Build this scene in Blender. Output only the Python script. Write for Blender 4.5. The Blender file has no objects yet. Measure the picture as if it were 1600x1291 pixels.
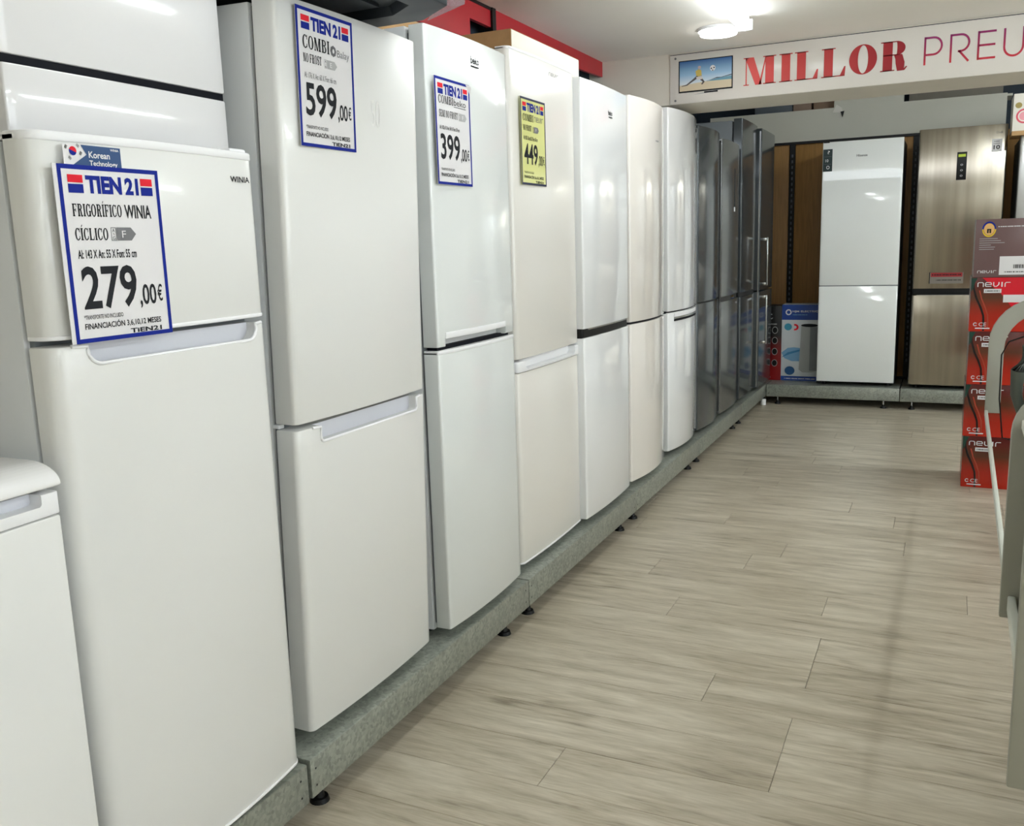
import bpy, bmesh, math, random
from mathutils import Vector, Matrix

# ------------------------------------------------------------------ camera, world, exposure, ceiling light
SC = bpy.context.scene
COL = SC.collection
CZ, YAW, PITCH, ROLL, FPX = 1.3924, 0.4452, -0.181, -0.0314, 1427.95
_f = Vector((-math.sin(YAW)*math.cos(PITCH), math.cos(YAW)*math.cos(PITCH), math.sin(PITCH)))
_r0 = Vector((math.cos(YAW), math.sin(YAW), 0)); _u0 = _r0.cross(_f)
_r = _r0*math.cos(ROLL)+_u0*math.sin(ROLL); _u = -_r0*math.sin(ROLL)+_u0*math.cos(ROLL)
cam = bpy.data.objects.new('camera', bpy.data.cameras.new('camera'))
COL.objects.link(cam)
cam.data.sensor_fit = 'HORIZONTAL'; cam.data.sensor_width = 36.0
cam.data.lens = 36.0*FPX/1600.0; cam.data.clip_start = 0.02
M = Matrix.Identity(4)
for i in range(3):
    M[i][0], M[i][1], M[i][2] = _r[i], _u[i], -_f[i]
M[2][3] = CZ
cam.matrix_world = M
SC.camera = cam

SC.view_settings.view_transform = 'Standard'; SC.view_settings.look = 'None'
SC.view_settings.gamma = 1.0; SC.view_settings.use_curve_mapping = False
SC.view_settings.exposure = 1.06
W = bpy.data.worlds.new('world'); SC.world = W; W.use_nodes = True
W.node_tree.nodes['Background'].inputs[0].default_value = (.9, .95, 1, 1)
W.node_tree.nodes['Background'].inputs[1].default_value = 1.7      # daylight through the added shop window
TUBE = 16.5        # emission of the ceiling tubes
DISC = 6.0
AISLE = 7.0        # dimmer emission set for the tubes over the aisle edge

R = random.Random(7)
ZP = 0.17          # top of the plinths
ZC = 2.405         # shop ceiling
# ------------------------------------------------------------------ materials
def lin(c):
    return tuple(((v/255)/12.92 if v/255 <= .04045 else ((v/255+.055)/1.055)**2.4) for v in c)
MATS = {}
def mat(name, rgb, rough=.4, metal=0., var=0., scale=8., bump=0., emit=0., coat=0., alpha=1., aniso=0., stretch=(1,1,1), spec=.5, trans=0.):
    if name in MATS: return MATS[name]
    m = bpy.data.materials.new(name); m.use_nodes = True
    nt = m.node_tree; b = nt.nodes['Principled BSDF']
    c = lin(rgb)
    b.inputs['Base Color'].default_value = (*c, 1); b.inputs['Roughness'].default_value = rough
    b.inputs['Metallic'].default_value = metal; b.inputs['Coat Weight'].default_value = coat
    b.inputs['Coat Roughness'].default_value = .05
    b.inputs['Specular IOR Level'].default_value = spec
    b.inputs['Transmission Weight'].default_value = trans
    if aniso: b.inputs['Anisotropic'].default_value = aniso
    if alpha < 1: b.inputs['Alpha'].default_value = alpha
    if emit:
        b.inputs['Emission Color'].default_value = (*c, 1); b.inputs['Emission Strength'].default_value = emit
    if var or bump:
        tc = nt.nodes.new('ShaderNodeTexCoord'); mp = nt.nodes.new('ShaderNodeMapping')
        mp.inputs['Scale'].default_value = stretch
        nz = nt.nodes.new('ShaderNodeTexNoise'); nz.inputs['Scale'].default_value = scale; nz.inputs['Detail'].default_value = 5
        nt.links.new(tc.outputs['Object'], mp.inputs['Vector']); nt.links.new(mp.outputs['Vector'], nz.inputs['Vector'])
        if var:
            cr = nt.nodes.new('ShaderNodeValToRGB')
            cr.color_ramp.elements[0].position = .3; cr.color_ramp.elements[1].position = .7
            cr.color_ramp.elements[0].color = (*[max(0, v*(1-var)) for v in c], 1)
            cr.color_ramp.elements[1].color = (*[min(1, v*(1+var)) for v in c], 1)
            nt.links.new(nz.outputs['Fac'], cr.inputs['Fac']); nt.links.new(cr.outputs['Color'], b.inputs['Base Color'])
        if bump:
            bp = nt.nodes.new('ShaderNodeBump'); bp.inputs['Strength'].default_value = bump; bp.inputs['Distance'].default_value = .002
            nt.links.new(nz.outputs['Fac'], bp.inputs['Height']); nt.links.new(bp.outputs['Normal'], b.inputs['Normal'])
    MATS[name] = m
    return m
def grad_mat(name, stops, axis, lo, hi, rough=.4, metal=0.):
    """print whose ink runs between colours along one object axis"""
    m = bpy.data.materials.new(name); m.use_nodes = True; nt = m.node_tree; b = nt.nodes['Principled BSDF']
    tc = nt.nodes.new('ShaderNodeTexCoord'); sx = nt.nodes.new('ShaderNodeSeparateXYZ')
    mr = nt.nodes.new('ShaderNodeMapRange'); mr.inputs[1].default_value = lo; mr.inputs[2].default_value = hi
    cr = nt.nodes.new('ShaderNodeValToRGB')
    e = cr.color_ramp.elements
    while len(e) < len(stops): e.new(.5)
    for k, (p, c) in enumerate(stops):
        e[k].position = p; e[k].color = (*lin(c), 1)
    nt.links.new(tc.outputs['Object'], sx.inputs[0]); nt.links.new(sx.outputs[axis], mr.inputs[0])
    nt.links.new(mr.outputs[0], cr.inputs[0]); nt.links.new(cr.outputs[0], b.inputs['Base Color'])
    b.inputs['Roughness'].default_value = rough; b.inputs['Metallic'].default_value = metal
    MATS[name] = m
    return m
WHITE = mat('white_enamel', (228, 229, 227), .22, coat=.3, bump=.015, scale=60)
WHITE2 = mat('white_enamel_warm', (230, 228, 222), .2, coat=.3, bump=.015, scale=60)
WHITE3 = mat('white_enamel_gloss', (236, 238, 239), .09, coat=.6, bump=.01, scale=60)
GLASSW = mat('white_glass', (240, 244, 242), .05, coat=1., bump=.004, scale=10)
SIDEW = mat('white_cabinet', (214, 217, 219), .35, bump=.05, scale=120)
TRIMW = mat('white_plastic', (240, 241, 243), .3)
POCK = mat('grey_plastic', (212, 214, 222), .35)
GASK = mat('gasket_grey', (120, 126, 130), .6)
DARKG = mat('dark_gap', (10, 13, 22), .6, spec=.15)
BLACK = mat('black_plastic', (10, 12, 14), .4, spec=.3)
INK = mat('black_ink', (38, 40, 44), .65, spec=.15)
INKG = mat('grey_ink', (120, 121, 124), .65, spec=.15)
INKL = mat('light_grey_ink', (178, 179, 180), .65, spec=.15)
BLUE = mat('blue_ink', (22, 40, 140), .6, spec=.15)
RED = mat('red_ink', (225, 40, 55), .6, spec=.15)
PAPER = mat('white_card', (226, 225, 227), .3, coat=.35)
PAPERY = mat('yellow_card', (218, 220, 140), .35, coat=.3)
DARKF = mat('dark_inox', (74, 80, 84), .16, metal=.35, coat=0.1, bump=.006, scale=12)
DARKS = mat('dark_cabinet', (52, 57, 61), .4, var=.05)
SILV = mat('silver_trim', (190, 192, 194), .25, metal=.9)
GREYF = mat('grey_inox', (110, 113, 114), .2, metal=.5, coat=0.1, bump=.006, scale=12)
STEEL = mat('brushed_steel', (172, 165, 152), .22, metal=1., var=.16, scale=2.2, bump=.12, aniso=.3, stretch=(7, 7, .25))  # vertical colour streaks: brush lines plus painted-in reflection bands
CHROME = mat('chrome', (205, 207, 208), .12, metal=1.)
WALLM = mat('beige_paint', (220, 215, 203), .75, var=.03, scale=3, bump=.1)
CEILM = mat('ceiling_paint', (246, 244, 237), .8, var=.015, scale=2, bump=.05)
GREYP = mat('grey_paint', (208, 208, 196), .6, var=.02, scale=2)
REDP = mat('red_board', (176, 28, 40), .4, var=.05)
NAVY = mat('dark_wall', (34, 48, 60), .7, var=.1)  # navy puts the rear corner's shade into the wall colour
CARD = mat('cardboard', (178, 142, 96), .75, var=.08, scale=20)
CARDW = mat('white_carton', (236, 232, 220), .6, var=.02)
HOODM = mat('hood_grey', (34, 42, 50), .5, var=.05)
RACK = mat('grey_metal', (160, 160, 148), .45, var=.02)
CABM = mat('grey_cabinet', (150, 147, 132), .5, var=.03)
RAILM = mat('pale_rail', (206, 210, 200), .3)
FILM = mat('clear_film', (150, 158, 165), .15, alpha=.35)
LAMPT = mat('tube_light', (244, 252, 255), .5, emit=TUBE)
LAMPA = mat('slim_tube_light', (246, 252, 255), .5, emit=AISLE)
LAMPD = mat('disc_light', (255, 253, 250), .5, emit=DISC)

def galv():
    m = bpy.data.materials.new('galvanised_steel'); m.use_nodes = True; nt = m.node_tree; b = nt.nodes['Principled BSDF']
    tc = nt.nodes.new('ShaderNodeTexCoord'); v = nt.nodes.new('ShaderNodeTexVoronoi'); v.inputs['Scale'].default_value = 110
    nz = nt.nodes.new('ShaderNodeTexNoise'); nz.inputs['Scale'].default_value = 22; nz.inputs['Detail'].default_value = 6
    nt.links.new(tc.outputs['Object'], v.inputs['Vector']); nt.links.new(tc.outputs['Object'], nz.inputs['Vector'])
    sp = nt.nodes.new('ShaderNodeSeparateColor'); nt.links.new(v.outputs['Color'], sp.inputs[0])
    mx = nt.nodes.new('ShaderNodeMix'); mx.inputs[0].default_value = .6
    nt.links.new(sp.outputs[0], mx.inputs[2]); nt.links.new(nz.outputs['Fac'], mx.inputs[3])
    cr = nt.nodes.new('ShaderNodeValToRGB'); e = cr.color_ramp.elements
    e[0].position = .25; e[0].color = (*lin((140, 146, 138)), 1); e[1].position = .75; e[1].color = (*lin((174, 179, 170)), 1)
    nt.links.new(mx.outputs[0], cr.inputs[0]); nt.links.new(cr.outputs[0], b.inputs['Base Color'])
    b.inputs['Metallic'].default_value = .55; b.inputs['Roughness'].default_value = .42
    return m
GALV = galv()
def wood_floor():
    m = bpy.data.materials.new('grey_oak_vinyl'); m.use_nodes = True; nt = m.node_tree; b = nt.nodes['Principled BSDF']
    N = nt.nodes.new; L = nt.links.new
    tc = N('ShaderNodeTexCoord'); oi = N('ShaderNodeObjectInfo')
    off = N('ShaderNodeVectorMath'); off.operation = 'MULTIPLY_ADD'
    cv = N('ShaderNodeCombineXYZ'); L(oi.outputs['Random'], cv.inputs[0]); L(oi.outputs['Random'], cv.inputs[1]); L(oi.outputs['Random'], cv.inputs[2])
    L(cv.outputs[0], off.inputs[0]); off.inputs[1].default_value = (37, 53, 19); L(tc.outputs['Object'], off.inputs[2])
    mp = N('ShaderNodeMapping'); mp.inputs['Scale'].default_value = (1.9, 13, 1); L(off.outputs[0], mp.inputs['Vector'])
    n1 = N('ShaderNodeTexNoise'); n1.inputs['Scale'].default_value = 1.4; n1.inputs['Detail'].default_value = 8; n1.inputs['Roughness'].default_value = .62; n1.inputs['Distortion'].default_value = .35
    L(mp.outputs[0], n1.inputs['Vector'])
    # long cathedral rings
    mp2 = N('ShaderNodeMapping'); mp2.inputs['Scale'].default_value = (.8, 5.5, 1); L(off.outputs[0], mp2.inputs['Vector'])
    n3 = N('ShaderNodeTexNoise'); n3.inputs['Scale'].default_value = 1.5; n3.inputs['Detail'].default_value = 1.5; L(mp2.outputs[0], n3.inputs['Vector'])
    ml = N('ShaderNodeMath'); ml.operation = 'MULTIPLY'; ml.inputs[1].default_value = 60; L(n3.outputs['Fac'], ml.inputs[0])
    sn = N('ShaderNodeMath'); sn.operation = 'SINE'; L(ml.outputs[0], sn.inputs[0])
    n4 = N('ShaderNodeTexNoise'); n4.inputs['Scale'].default_value = 2.2; n4.inputs['Detail'].default_value = 2; L(off.outputs[0], n4.inputs['Vector'])
    rng = N('ShaderNodeMapRange'); rng.inputs[1].default_value = .48; rng.inputs[2].default_value = .68; L(n4.outputs['Fac'], rng.inputs[0])
    rm = N('ShaderNodeMath'); rm.operation = 'MULTIPLY'; L(sn.outputs[0], rm.inputs[0]); L(rng.outputs[0], rm.inputs[1])
    # fine pores
    mp3 = N('ShaderNodeMapping'); mp3.inputs['Scale'].default_value = (16, 170, 1); L(off.outputs[0], mp3.inputs['Vector'])
    n2 = N('ShaderNodeTexNoise'); n2.inputs['Scale'].default_value = 1.; n2.inputs['Detail'].default_value = 3; L(mp3.outputs[0], n2.inputs['Vector'])
    a1 = N('ShaderNodeMath'); a1.operation = 'MULTIPLY_ADD'; a1.inputs[1].default_value = .085; L(rm.outputs[0], a1.inputs[0]); L(n1.outputs['Fac'], a1.inputs[2])
    a2 = N('ShaderNodeMath'); a2.operation = 'MULTIPLY_ADD'; a2.inputs[1].default_value = .34; L(n2.outputs['Fac'], a2.inputs[0]); L(a1.outputs[0], a2.inputs[2])
    a3 = N('ShaderNodeMath'); a3.operation = 'MULTIPLY_ADD'; a3.inputs[1].default_value = .07; L(oi.outputs['Random'], a3.inputs[0]); L(a2.outputs[0], a3.inputs[2])
    cr = N('ShaderNodeValToRGB'); e = cr.color_ramp.elements
    for k, (p, c) in enumerate([(.42, (128, 118, 101)), (.58, (170, 160, 140)), (.76, (191, 182, 163)), (.98, (212, 204, 187))]):
        if k > 1: e.new(.5)
    for k, (p, c) in enumerate([(.42, (128, 118, 101)), (.58, (170, 160, 140)), (.76, (191, 182, 163)), (.98, (212, 204, 187))]):
        e[k].position = p; e[k].color = (*lin(c), 1)
    L(a3.outputs[0], cr.inputs[0]); L(cr.outputs[0], b.inputs['Base Color'])
    b.inputs['Roughness'].default_value = .34; b.inputs['Specular IOR Level'].default_value = .4
    bp = N('ShaderNodeBump'); bp.inputs['Strength'].default_value = .12; bp.inputs['Distance'].default_value = .001
    L(a2.outputs[0], bp.inputs['Height']); L(bp.outputs[0], b.inputs['Normal'])
    return m
OAK = wood_floor()
def wood_panel():
    m = mat('brown_board', (168, 126, 70), .5, var=.14, scale=5, stretch=(14, 14, 1))
    return m
BOARD = wood_panel()

# ------------------------------------------------------------------ mesh helpers
class MB:
    def __init__(s): s.v = []; s.f = []
    def add(s, vs, fs):
        o = len(s.v); s.v += [tuple(v) for v in vs]; s.f += [tuple(i+o for i in f) for f in fs]; return s
    def box(s, x0, x1, y0, y1, z0, z1):
        return s.add([(x0,y0,z0),(x1,y0,z0),(x1,y1,z0),(x0,y1,z0),(x0,y0,z1),(x1,y0,z1),(x1,y1,z1),(x0,y1,z1)],
                     [(0,3,2,1),(4,5,6,7),(0,1,5,4),(1,2,6,5),(2,3,7,6),(3,0,4,7)])
    def loft(s, loops, cap=True):
        n = len(loops[0]); vs = [p for l in loops for p in l]; fs = []
        for k in range(len(loops)-1):
            for i in range(n):
                j = (i+1) % n; fs.append((k*n+i, k*n+j, (k+1)*n+j, (k+1)*n+i))
        if cap: fs.append(tuple(range(n-1, -1, -1))); fs.append(tuple((len(loops)-1)*n+i for i in range(n)))
        return s.add(vs, fs)
    def prism_x(s, yz, x0, x1):       # outline in y,z pushed along x
        return s.loft([[(x0, y, z) for y, z in yz], [(x1, y, z) for y, z in yz]])
    def prism_y(s, xz, y0, y1):
        return s.loft([[(x, y0, z) for x, z in xz], [(x, y1, z) for x, z in xz]])
    def cyl(s, c, r, z0, z1, n=16, r2=None):
        r2 = r if r2 is None else r2
        return s.loft([[(c[0]+r*math.cos(2*math.pi*i/n), c[1]+r*math.sin(2*math.pi*i/n), z0) for i in range(n)],
                       [(c[0]+r2*math.cos(2*math.pi*i/n), c[1]+r2*math.sin(2*math.pi*i/n), z1) for i in range(n)]])
    def tube(s, pts, r, n=8):
        pts = [Vector(p) for p in pts]; loops = []
        for i, p in enumerate(pts):
            t = (pts[min(i+1, len(pts)-1)]-pts[max(i-1, 0)]).normalized()
            a = Vector((0, 0, 1)) if abs(t.z) < .9 else Vector((1, 0, 0))
            u = t.cross(a).normalized(); w = t.cross(u)
            rr = r[i] if isinstance(r, (list, tuple)) else r
            loops.append([p+rr*(u*math.cos(2*math.pi*k/n)+w*math.sin(2*math.pi*k/n)) for k in range(n)])
        return s.loft(loops)
    def build(s, name, m, parent=None, smooth=False, bevel=0., seg=2, ang=32):
        me = bpy.data.meshes.new(name); me.from_pydata(s.v, [], s.f)
        bm = bmesh.new(); bm.from_mesh(me); bmesh.ops.recalc_face_normals(bm, faces=bm.faces)
        if bevel: bmesh.ops.bevel(bm, geom=bm.edges[:], offset=bevel, segments=seg, profile=.5, affect='EDGES', clamp_overlap=True)
        bm.to_mesh(me); bm.free(); me.update()
        if smooth or bevel:
            me.shade_smooth(); me.set_sharp_from_angle(angle=math.radians(ang))
        me.materials.append(m)
        o = bpy.data.objects.new(name, me); COL.objects.link(o)
        if parent: o.parent = parent
        return o
def box(name, m, x0, x1, y0, y1, z0, z1, parent=None, bevel=0., seg=2):
    return MB().box(x0, x1, y0, y1, z0, z1).build(name, m, parent, bevel=bevel, seg=seg)
def tag(o, label=None, cat=None, group=None, kind=None):
    if label: o['label'] = label
    if cat: o['category'] = cat
    if group: o['group'] = group
    if kind: o['kind'] = kind
    return o
def empty(name, loc, label, cat, group=None, rz=0., ry=0.):
    o = bpy.data.objects.new(name, None); COL.objects.link(o); o.location = loc; o.rotation_euler = (0, ry, rz)
    o.empty_display_size = .1
    return tag(o, label, cat, group)
def cut(o, mb):
    """subtract the shape in mb from o for good; the cutter is removed again"""
    me = bpy.data.meshes.new('cutter'); me.from_pydata(mb.v, [], mb.f)
    bm = bmesh.new(); bm.from_mesh(me); bmesh.ops.recalc_face_normals(bm, faces=bm.faces); bm.to_mesh(me); bm.free()
    c = bpy.data.objects.new('cutter', me); COL.objects.link(c)
    par = o.parent; o.parent = None
    md = o.modifiers.new('cut', 'BOOLEAN'); md.operation = 'DIFFERENCE'; md.solver = 'EXACT'; md.object = c
    dg = bpy.context.evaluated_depsgraph_get(); dg.update()
    new = bpy.data.meshes.new_from_object(o.evaluated_get(dg), depsgraph=dg)
    o.modifiers.clear(); old = o.data; o.data = new; new.name = old.name; bpy.data.meshes.remove(old)
    new.shade_smooth(); new.set_sharp_from_angle(angle=math.radians(32))
    bpy.data.objects.remove(c); bpy.data.meshes.remove(me)
    o.parent = par
    return o

# ------------------------------------------------------------------ lettering: everything lies in local y (right) / z (up), facing +x
def place_flat(name, polys, m, parent, y0, z0, y1, z1, x=.0012, bounds=None):
    """polys: list of (points in 2D); scaled from their bounds to the box"""
    if bounds is None:
        xs = [p[0] for q in polys for p in q]; ys = [p[1] for q in polys for p in q]; bounds = (min(xs), min(ys), max(xs), max(ys))
    bx0, by0, bx1, by1 = bounds; sx = (y1-y0)/max(bx1-bx0, 1e-6); sy = (z1-z0)/max(by1-by0, 1e-6)
    mb = MB()
    for q in polys:
        mb.add([(x, y0+(a-bx0)*sx, z0+(b-by0)*sy) for a, b in q], [tuple(range(len(q)))])
    me = bpy.data.meshes.new(name); me.from_pydata(mb.v, [], mb.f)
    bm = bmesh.new(); bm.from_mesh(me)
    for f in bm.faces:
        f.normal_update()
        if f.normal.x < 0: f.normal_flip()
    bm.to_mesh(me); bm.free(); me.materials.append(m)
    o = bpy.data.objects.new(name, me); COL.objects.link(o); o.parent = parent
    return o
_tc = {}
def text(s, m, parent, y0, z0, y1, z1, x=.0012, bold=0., name='lettering', shear=0.):
    key = (s, bold, shear)
    if key not in _tc:
        cu = bpy.data.curves.new('t', 'FONT'); cu.body = s; cu.size = 1; cu.offset = bold; cu.shear = shear; cu.resolution_u = 3
        to = bpy.data.objects.new('t', cu); COL.objects.link(to)
        dg = bpy.context.evaluated_depsgraph_get(); dg.update()
        me = bpy.data.meshes.new_from_object(to.evaluated_get(dg), depsgraph=dg)
        _tc[key] = ([tuple(v.co[:2]) for v in me.vertices], [tuple(p.vertices) for p in me.polygons])
        bpy.data.objects.remove(to); bpy.data.curves.remove(cu); bpy.data.meshes.remove(me)
    vs, fs = _tc[key]
    xs = [v[0] for v in vs]; ys = [v[1] for v in vs]
    sx = (y1-y0)/(max(xs)-min(xs)); sy = (z1-z0)/(max(ys)-min(ys))
    me = bpy.data.meshes.new(name); me.from_pydata([(x, y0+(a-min(xs))*sx, z0+(b-min(ys))*sy) for a, b in vs], [], fs); me.materials.append(m)
    o = bpy.data.objects.new(name, me); COL.objects.link(o); o.parent = parent
    return o
def fine_print(n, m, parent, y0, z0, y1, z1, x=.0012, *_):
    """a line of print too small to read: word-shaped dashes"""
    rr = random.Random(n*7+3); P = []; cx = 0
    for k in range(n*6):
        w_ = rr.uniform(.15, .4); P.append([(cx, .2), (cx+w_, .2), (cx+w_, .8), (cx, .8)]); cx += w_+(.12 if k % 5 else .3)
    return place_flat('fine_print', P, m, parent, y0, z0, y1, z1, x, (0, 0, cx, 1))
def rect(a, b, c, d): return [(a, b), (c, b), (c, d), (a, d)]
def ring(cx, cy, ox, oy, ix, iy, a0=0., a1=360., n=40):
    out = []
    for k in range(n):
        t0 = math.radians(a0+(a1-a0)*k/n); t1 = math.radians(a0+(a1-a0)*(k+1)/n)
        out.append([(cx+ox*math.cos(t0), cy+oy*math.sin(t0)), (cx+ox*math.cos(t1), cy+oy*math.sin(t1)),
                    (cx+ix*math.cos(t1), cy+iy*math.sin(t1)), (cx+ix*math.cos(t0), cy+iy*math.sin(t0))])
    return out
def disc(cx, cy, rx, ry, n=28): return [(cx+rx*math.cos(2*math.pi*k/n), cy+ry*math.sin(2*math.pi*k/n)) for k in range(n)]
def stroke(pts, w):
    """polyline as quads with mitred joints; w may vary per point"""
    L_, R_ = [], []
    for i, p in enumerate(pts):
        a = pts[max(i-1, 0)]; b = pts[min(i+1, len(pts)-1)]
        d1 = Vector((p[0]-a[0], p[1]-a[1])) if i else None; d2 = Vector((b[0]-p[0], b[1]-p[1])) if i < len(pts)-1 else None
        d1 = (d1 or d2).normalized(); d2 = (d2 or d1).normalized()
        t = (d1+d2).normalized(); n = Vector((-t.y, t.x)); k = 1/max(.5, n.dot(Vector((-d2.y, d2.x))))
        h = (w[i] if isinstance(w, (list, tuple)) else w)/2*k
        L_.append((p[0]+n.x*h, p[1]+n.y*h)); R_.append((p[0]-n.x*h, p[1]-n.y*h))
    return [[L_[i], L_[i+1], R_[i+1], R_[i]] for i in range(len(pts)-1)]
def serif_glyph(ch, st, hr, w=.62, sf=.06):
    """roman capital with thick stems st and hairlines hr in a box of height 1; returns polys, advance"""
    P = []
    def stem(x, a=True, b=True, wd=None):
        wd = st if wd is None else wd
        P.append(rect(x, 0, x+wd, 1))
        if a: P.append(rect(x-sf, 0, x+wd+sf, hr))
        if b: P.append(rect(x-sf, 1-hr, x+wd+sf, 1))
    if ch == 'I': stem(sf); return P, st+2*sf
    if ch == 'Í':
        stem(sf); P.append([(sf+st*.2, 1.08), (sf+st*.6, 1.08), (sf+st*1.3, 1.27), (sf+st*.7, 1.27)]); return P, st+2*sf
    if ch in 'FE':
        stem(sf); P.append(rect(sf, 1-hr, w, 1)); P.append([(w-hr, 1), (w, 1), (w, .74), (w-hr*.8, .74)])
        P.append(rect(sf+st, .5-hr/2, w*.78, .5+hr/2)); P.append(rect(w*.78-hr, .36, w*.78, .64))
        if ch == 'E': P.append(rect(sf, 0, w, hr)); P.append([(w-hr, 0), (w+hr*.3, 0), (w+hr*.3, .28), (w-hr*.5, .28)])
        return P, w+.04
    if ch == 'L':
        stem(sf); P.append(rect(sf, 0, w, hr)); P.append([(w-st*.55, hr*.5), (w, hr*.5), (w+.02, .34), (w-.02, .34)]); return P, w+.05
    if ch == 'T':
        c = w/2; P.append(rect(c-st/2, 0, c+st/2, 1)); P.append(rect(c-st/2-sf, 0, c+st/2+sf, hr)); P.append(rect(0, 1-hr, w, 1))
        P.append(rect(0, .74, hr, 1)); P.append(rect(w-hr, .74, w, 1)); return P, w+.04
    if ch == 'N':
        stem(sf*.5, True, True, hr); stem(w-hr, False, True, hr)
        P.append([(sf*.5, 1), (sf*.5+st, 1), (w, 0), (w-st, 0)]); return P, w+.1
    if ch == 'M':
        ww = w*1.38; stem(sf, True, True, hr); stem(ww-st, True, True)
        P.append([(sf-.02, 1), (sf+st*.95, 1), (ww*.52+st*.35, 0), (ww*.52-st*.45, 0)])
        P.append([(ww-st, 1), (ww-st+hr, 1), (ww*.52+st*.2, 0), (ww*.52-hr*.2, 0)]); return P, ww+.1
    if ch == 'O':
        rx = w*.58; P.extend(ring(rx, .5, rx, .515, rx-st*.95, .515-hr)); return P, 2*rx+.03
    if ch in 'CG':
        rx = w*.55
        P.extend(ring(rx, .5, rx, .515, rx-st*.95, .515-hr, 48, 312, 32))
        P.append(rect(rx*1.62, .66, rx*1.62+hr, 1.0)); 
        if ch == 'C': P.append(rect(rx*1.62, .1, rx*1.62+hr, .34))
        else: P.append(rect(rx*1.4, 0, rx*1.4+st, .45)); P.append(rect(rx*1.4-sf, .45-hr, rx*1.4+st+sf, .45))
        return P, 2*rx+.0
    if ch in 'RB':
        stem(sf, True, False); x = sf+st; rr = w-x
        P.append(rect(0, 1-hr, x+rr*.4, 1))
        P.extend(ring(x+rr*.3, .76, rr*.7, .24, max(.02, rr*.7-st*.9), .24-hr, -90, 90, 16)); P.append(rect(sf, .52, x+rr*.3, .52+hr))
        if ch == 'R':
            P.extend(stroke([(x+rr*.15, .53), (x+rr*.5, .47), (x+rr*.62, .25), (x+rr*.68, .06), (x+rr*.95, .02), (x+rr*1.15, .12)], [hr, st*.8, st*.95, st*.8, hr*1.3, hr]))
            return P, w+.1
        P.extend(ring(x+rr*.3, .27, rr*.78, .27, max(.02, rr*.78-st*.9), .27-hr, -90, 90, 16)); P.append(rect(0, 0, x+rr*.3, hr))
        return P, w+.08
    if ch == 'S':
        pts = [(.86, .8), (.68, .97), (.4, .97), (.16, .84), (.16, .66), (.4, .53), (.66, .44), (.84, .28), (.72, .08), (.45, .02), (.2, .06), (.06, .24)]
        P.extend(stroke([(a*w*.9, b) for a, b in pts], [hr, hr*1.2, hr*1.5, st*.8, st, st, st, st, st*.7, hr*1.3, hr, hr]))
        P.append(rect(.84*w*.9-hr/2, .72, .84*w*.9+hr/2, 1)); P.append(rect(.05*w*.9, 0, .05*w*.9+hr, .3)); return P, w*.9+.04
    return P, .3
def serif(s, m, parent, y0, z0, y1, z1, st=.19, hr=.085, x=.0012, gap=.09):
    polys = []; cx = 0
    for ch in s:
        if ch == ' ': cx += .32; continue
        P, adv = serif_glyph(ch, st, hr)
        polys += [[(a+cx, b) for a, b in q] for q in P]; cx += adv+gap
    xs = [p[0] for q in polys for p in q]
    return place_flat('lettering', polys, m, parent, y0, z0, y1, z1, x, (min(xs), 0, max(xs), 1))
def tech_polys():
    w = .12; P = []
    P += stroke([(.08, 0), (.08, .62), (.2, .75), (.62, .75), (.74, .62), (.74, 0)], w)                      # n
    P += stroke([(1.72, .08), (1.08, .08), (1.0, .2), (1.0, .6), (1.1, .75), (1.6, .75), (1.7, .6), (1.7, .4), (1.0, .4)], w)   # e
    P += stroke([(1.98, .82), (1.98, .3), (2.1, .08), (2.35, .08), (2.6, .4), (2.62, .82)], w)               # v
    P += [rect(2.9, 0, 3.07, .82)]                                                                           # i
    P += stroke([(3.36, 0), (3.36, .6), (3.48, .75), (4.0, .75)], w)                                         # r
    return P
TECH = tech_polys()
def tech(m, parent, y0, z0, y1, z1, x=.0012): return place_flat('lettering', TECH, m, parent, y0, z0, y1, z1, x)

# ------------------------------------------------------------------ setting
flo = tag(box('floor', mat('floor_base', (70, 64, 56), .7, var=.05), -2.3, 5.0, -3.5, 9.2, -.06, -.004), 'grey oak vinyl plank floor of the shop aisle', kind='structure')
PW, PL = .20, 1.22
def plank_mesh(x0, x1):
    c = .0012; g = .0006
    lo = [(x0+g, g, -.004), (x1-g, g, -.004), (x1-g, PW-g, -.004), (x0+g, PW-g, -.004)]
    mi = [(a, b, -.0012) for a, b, _ in lo]
    hi = [(x0+g+c, g+c, 0), (x1-g-c, g+c, 0), (x1-g-c, PW-g-c, 0), (x0+g+c, PW-g-c, 0)]
    mb = MB().loft([lo, mi, hi])
    me = bpy.data.meshes.new('plank'); me.from_pydata(mb.v, [], mb.f); me.materials.append(OAK); return me
full = plank_mesh(0, PL)
row = 0; y = .98
JOINT = {5: -.906, 6: -.349, 7: -.349, 8: -.62, 9: -.34, 10: -.34, 11: -.9}
while y < 8.5:
    st = JOINT.get(row, -2.1+R.random()*PL)
    while st > -2.15: st -= PL
    x = st
    while x < 1.9:
        me = full
        a = 0
        if x < -2.28: a = -2.28-x; me = plank_mesh(a, PL)
        o = bpy.data.objects.new('plank', me); COL.objects.link(o); o.location = (x, y, 0); o.parent = flo
        x += PL
    y += PW; row += 1
RYEND = y
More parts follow.
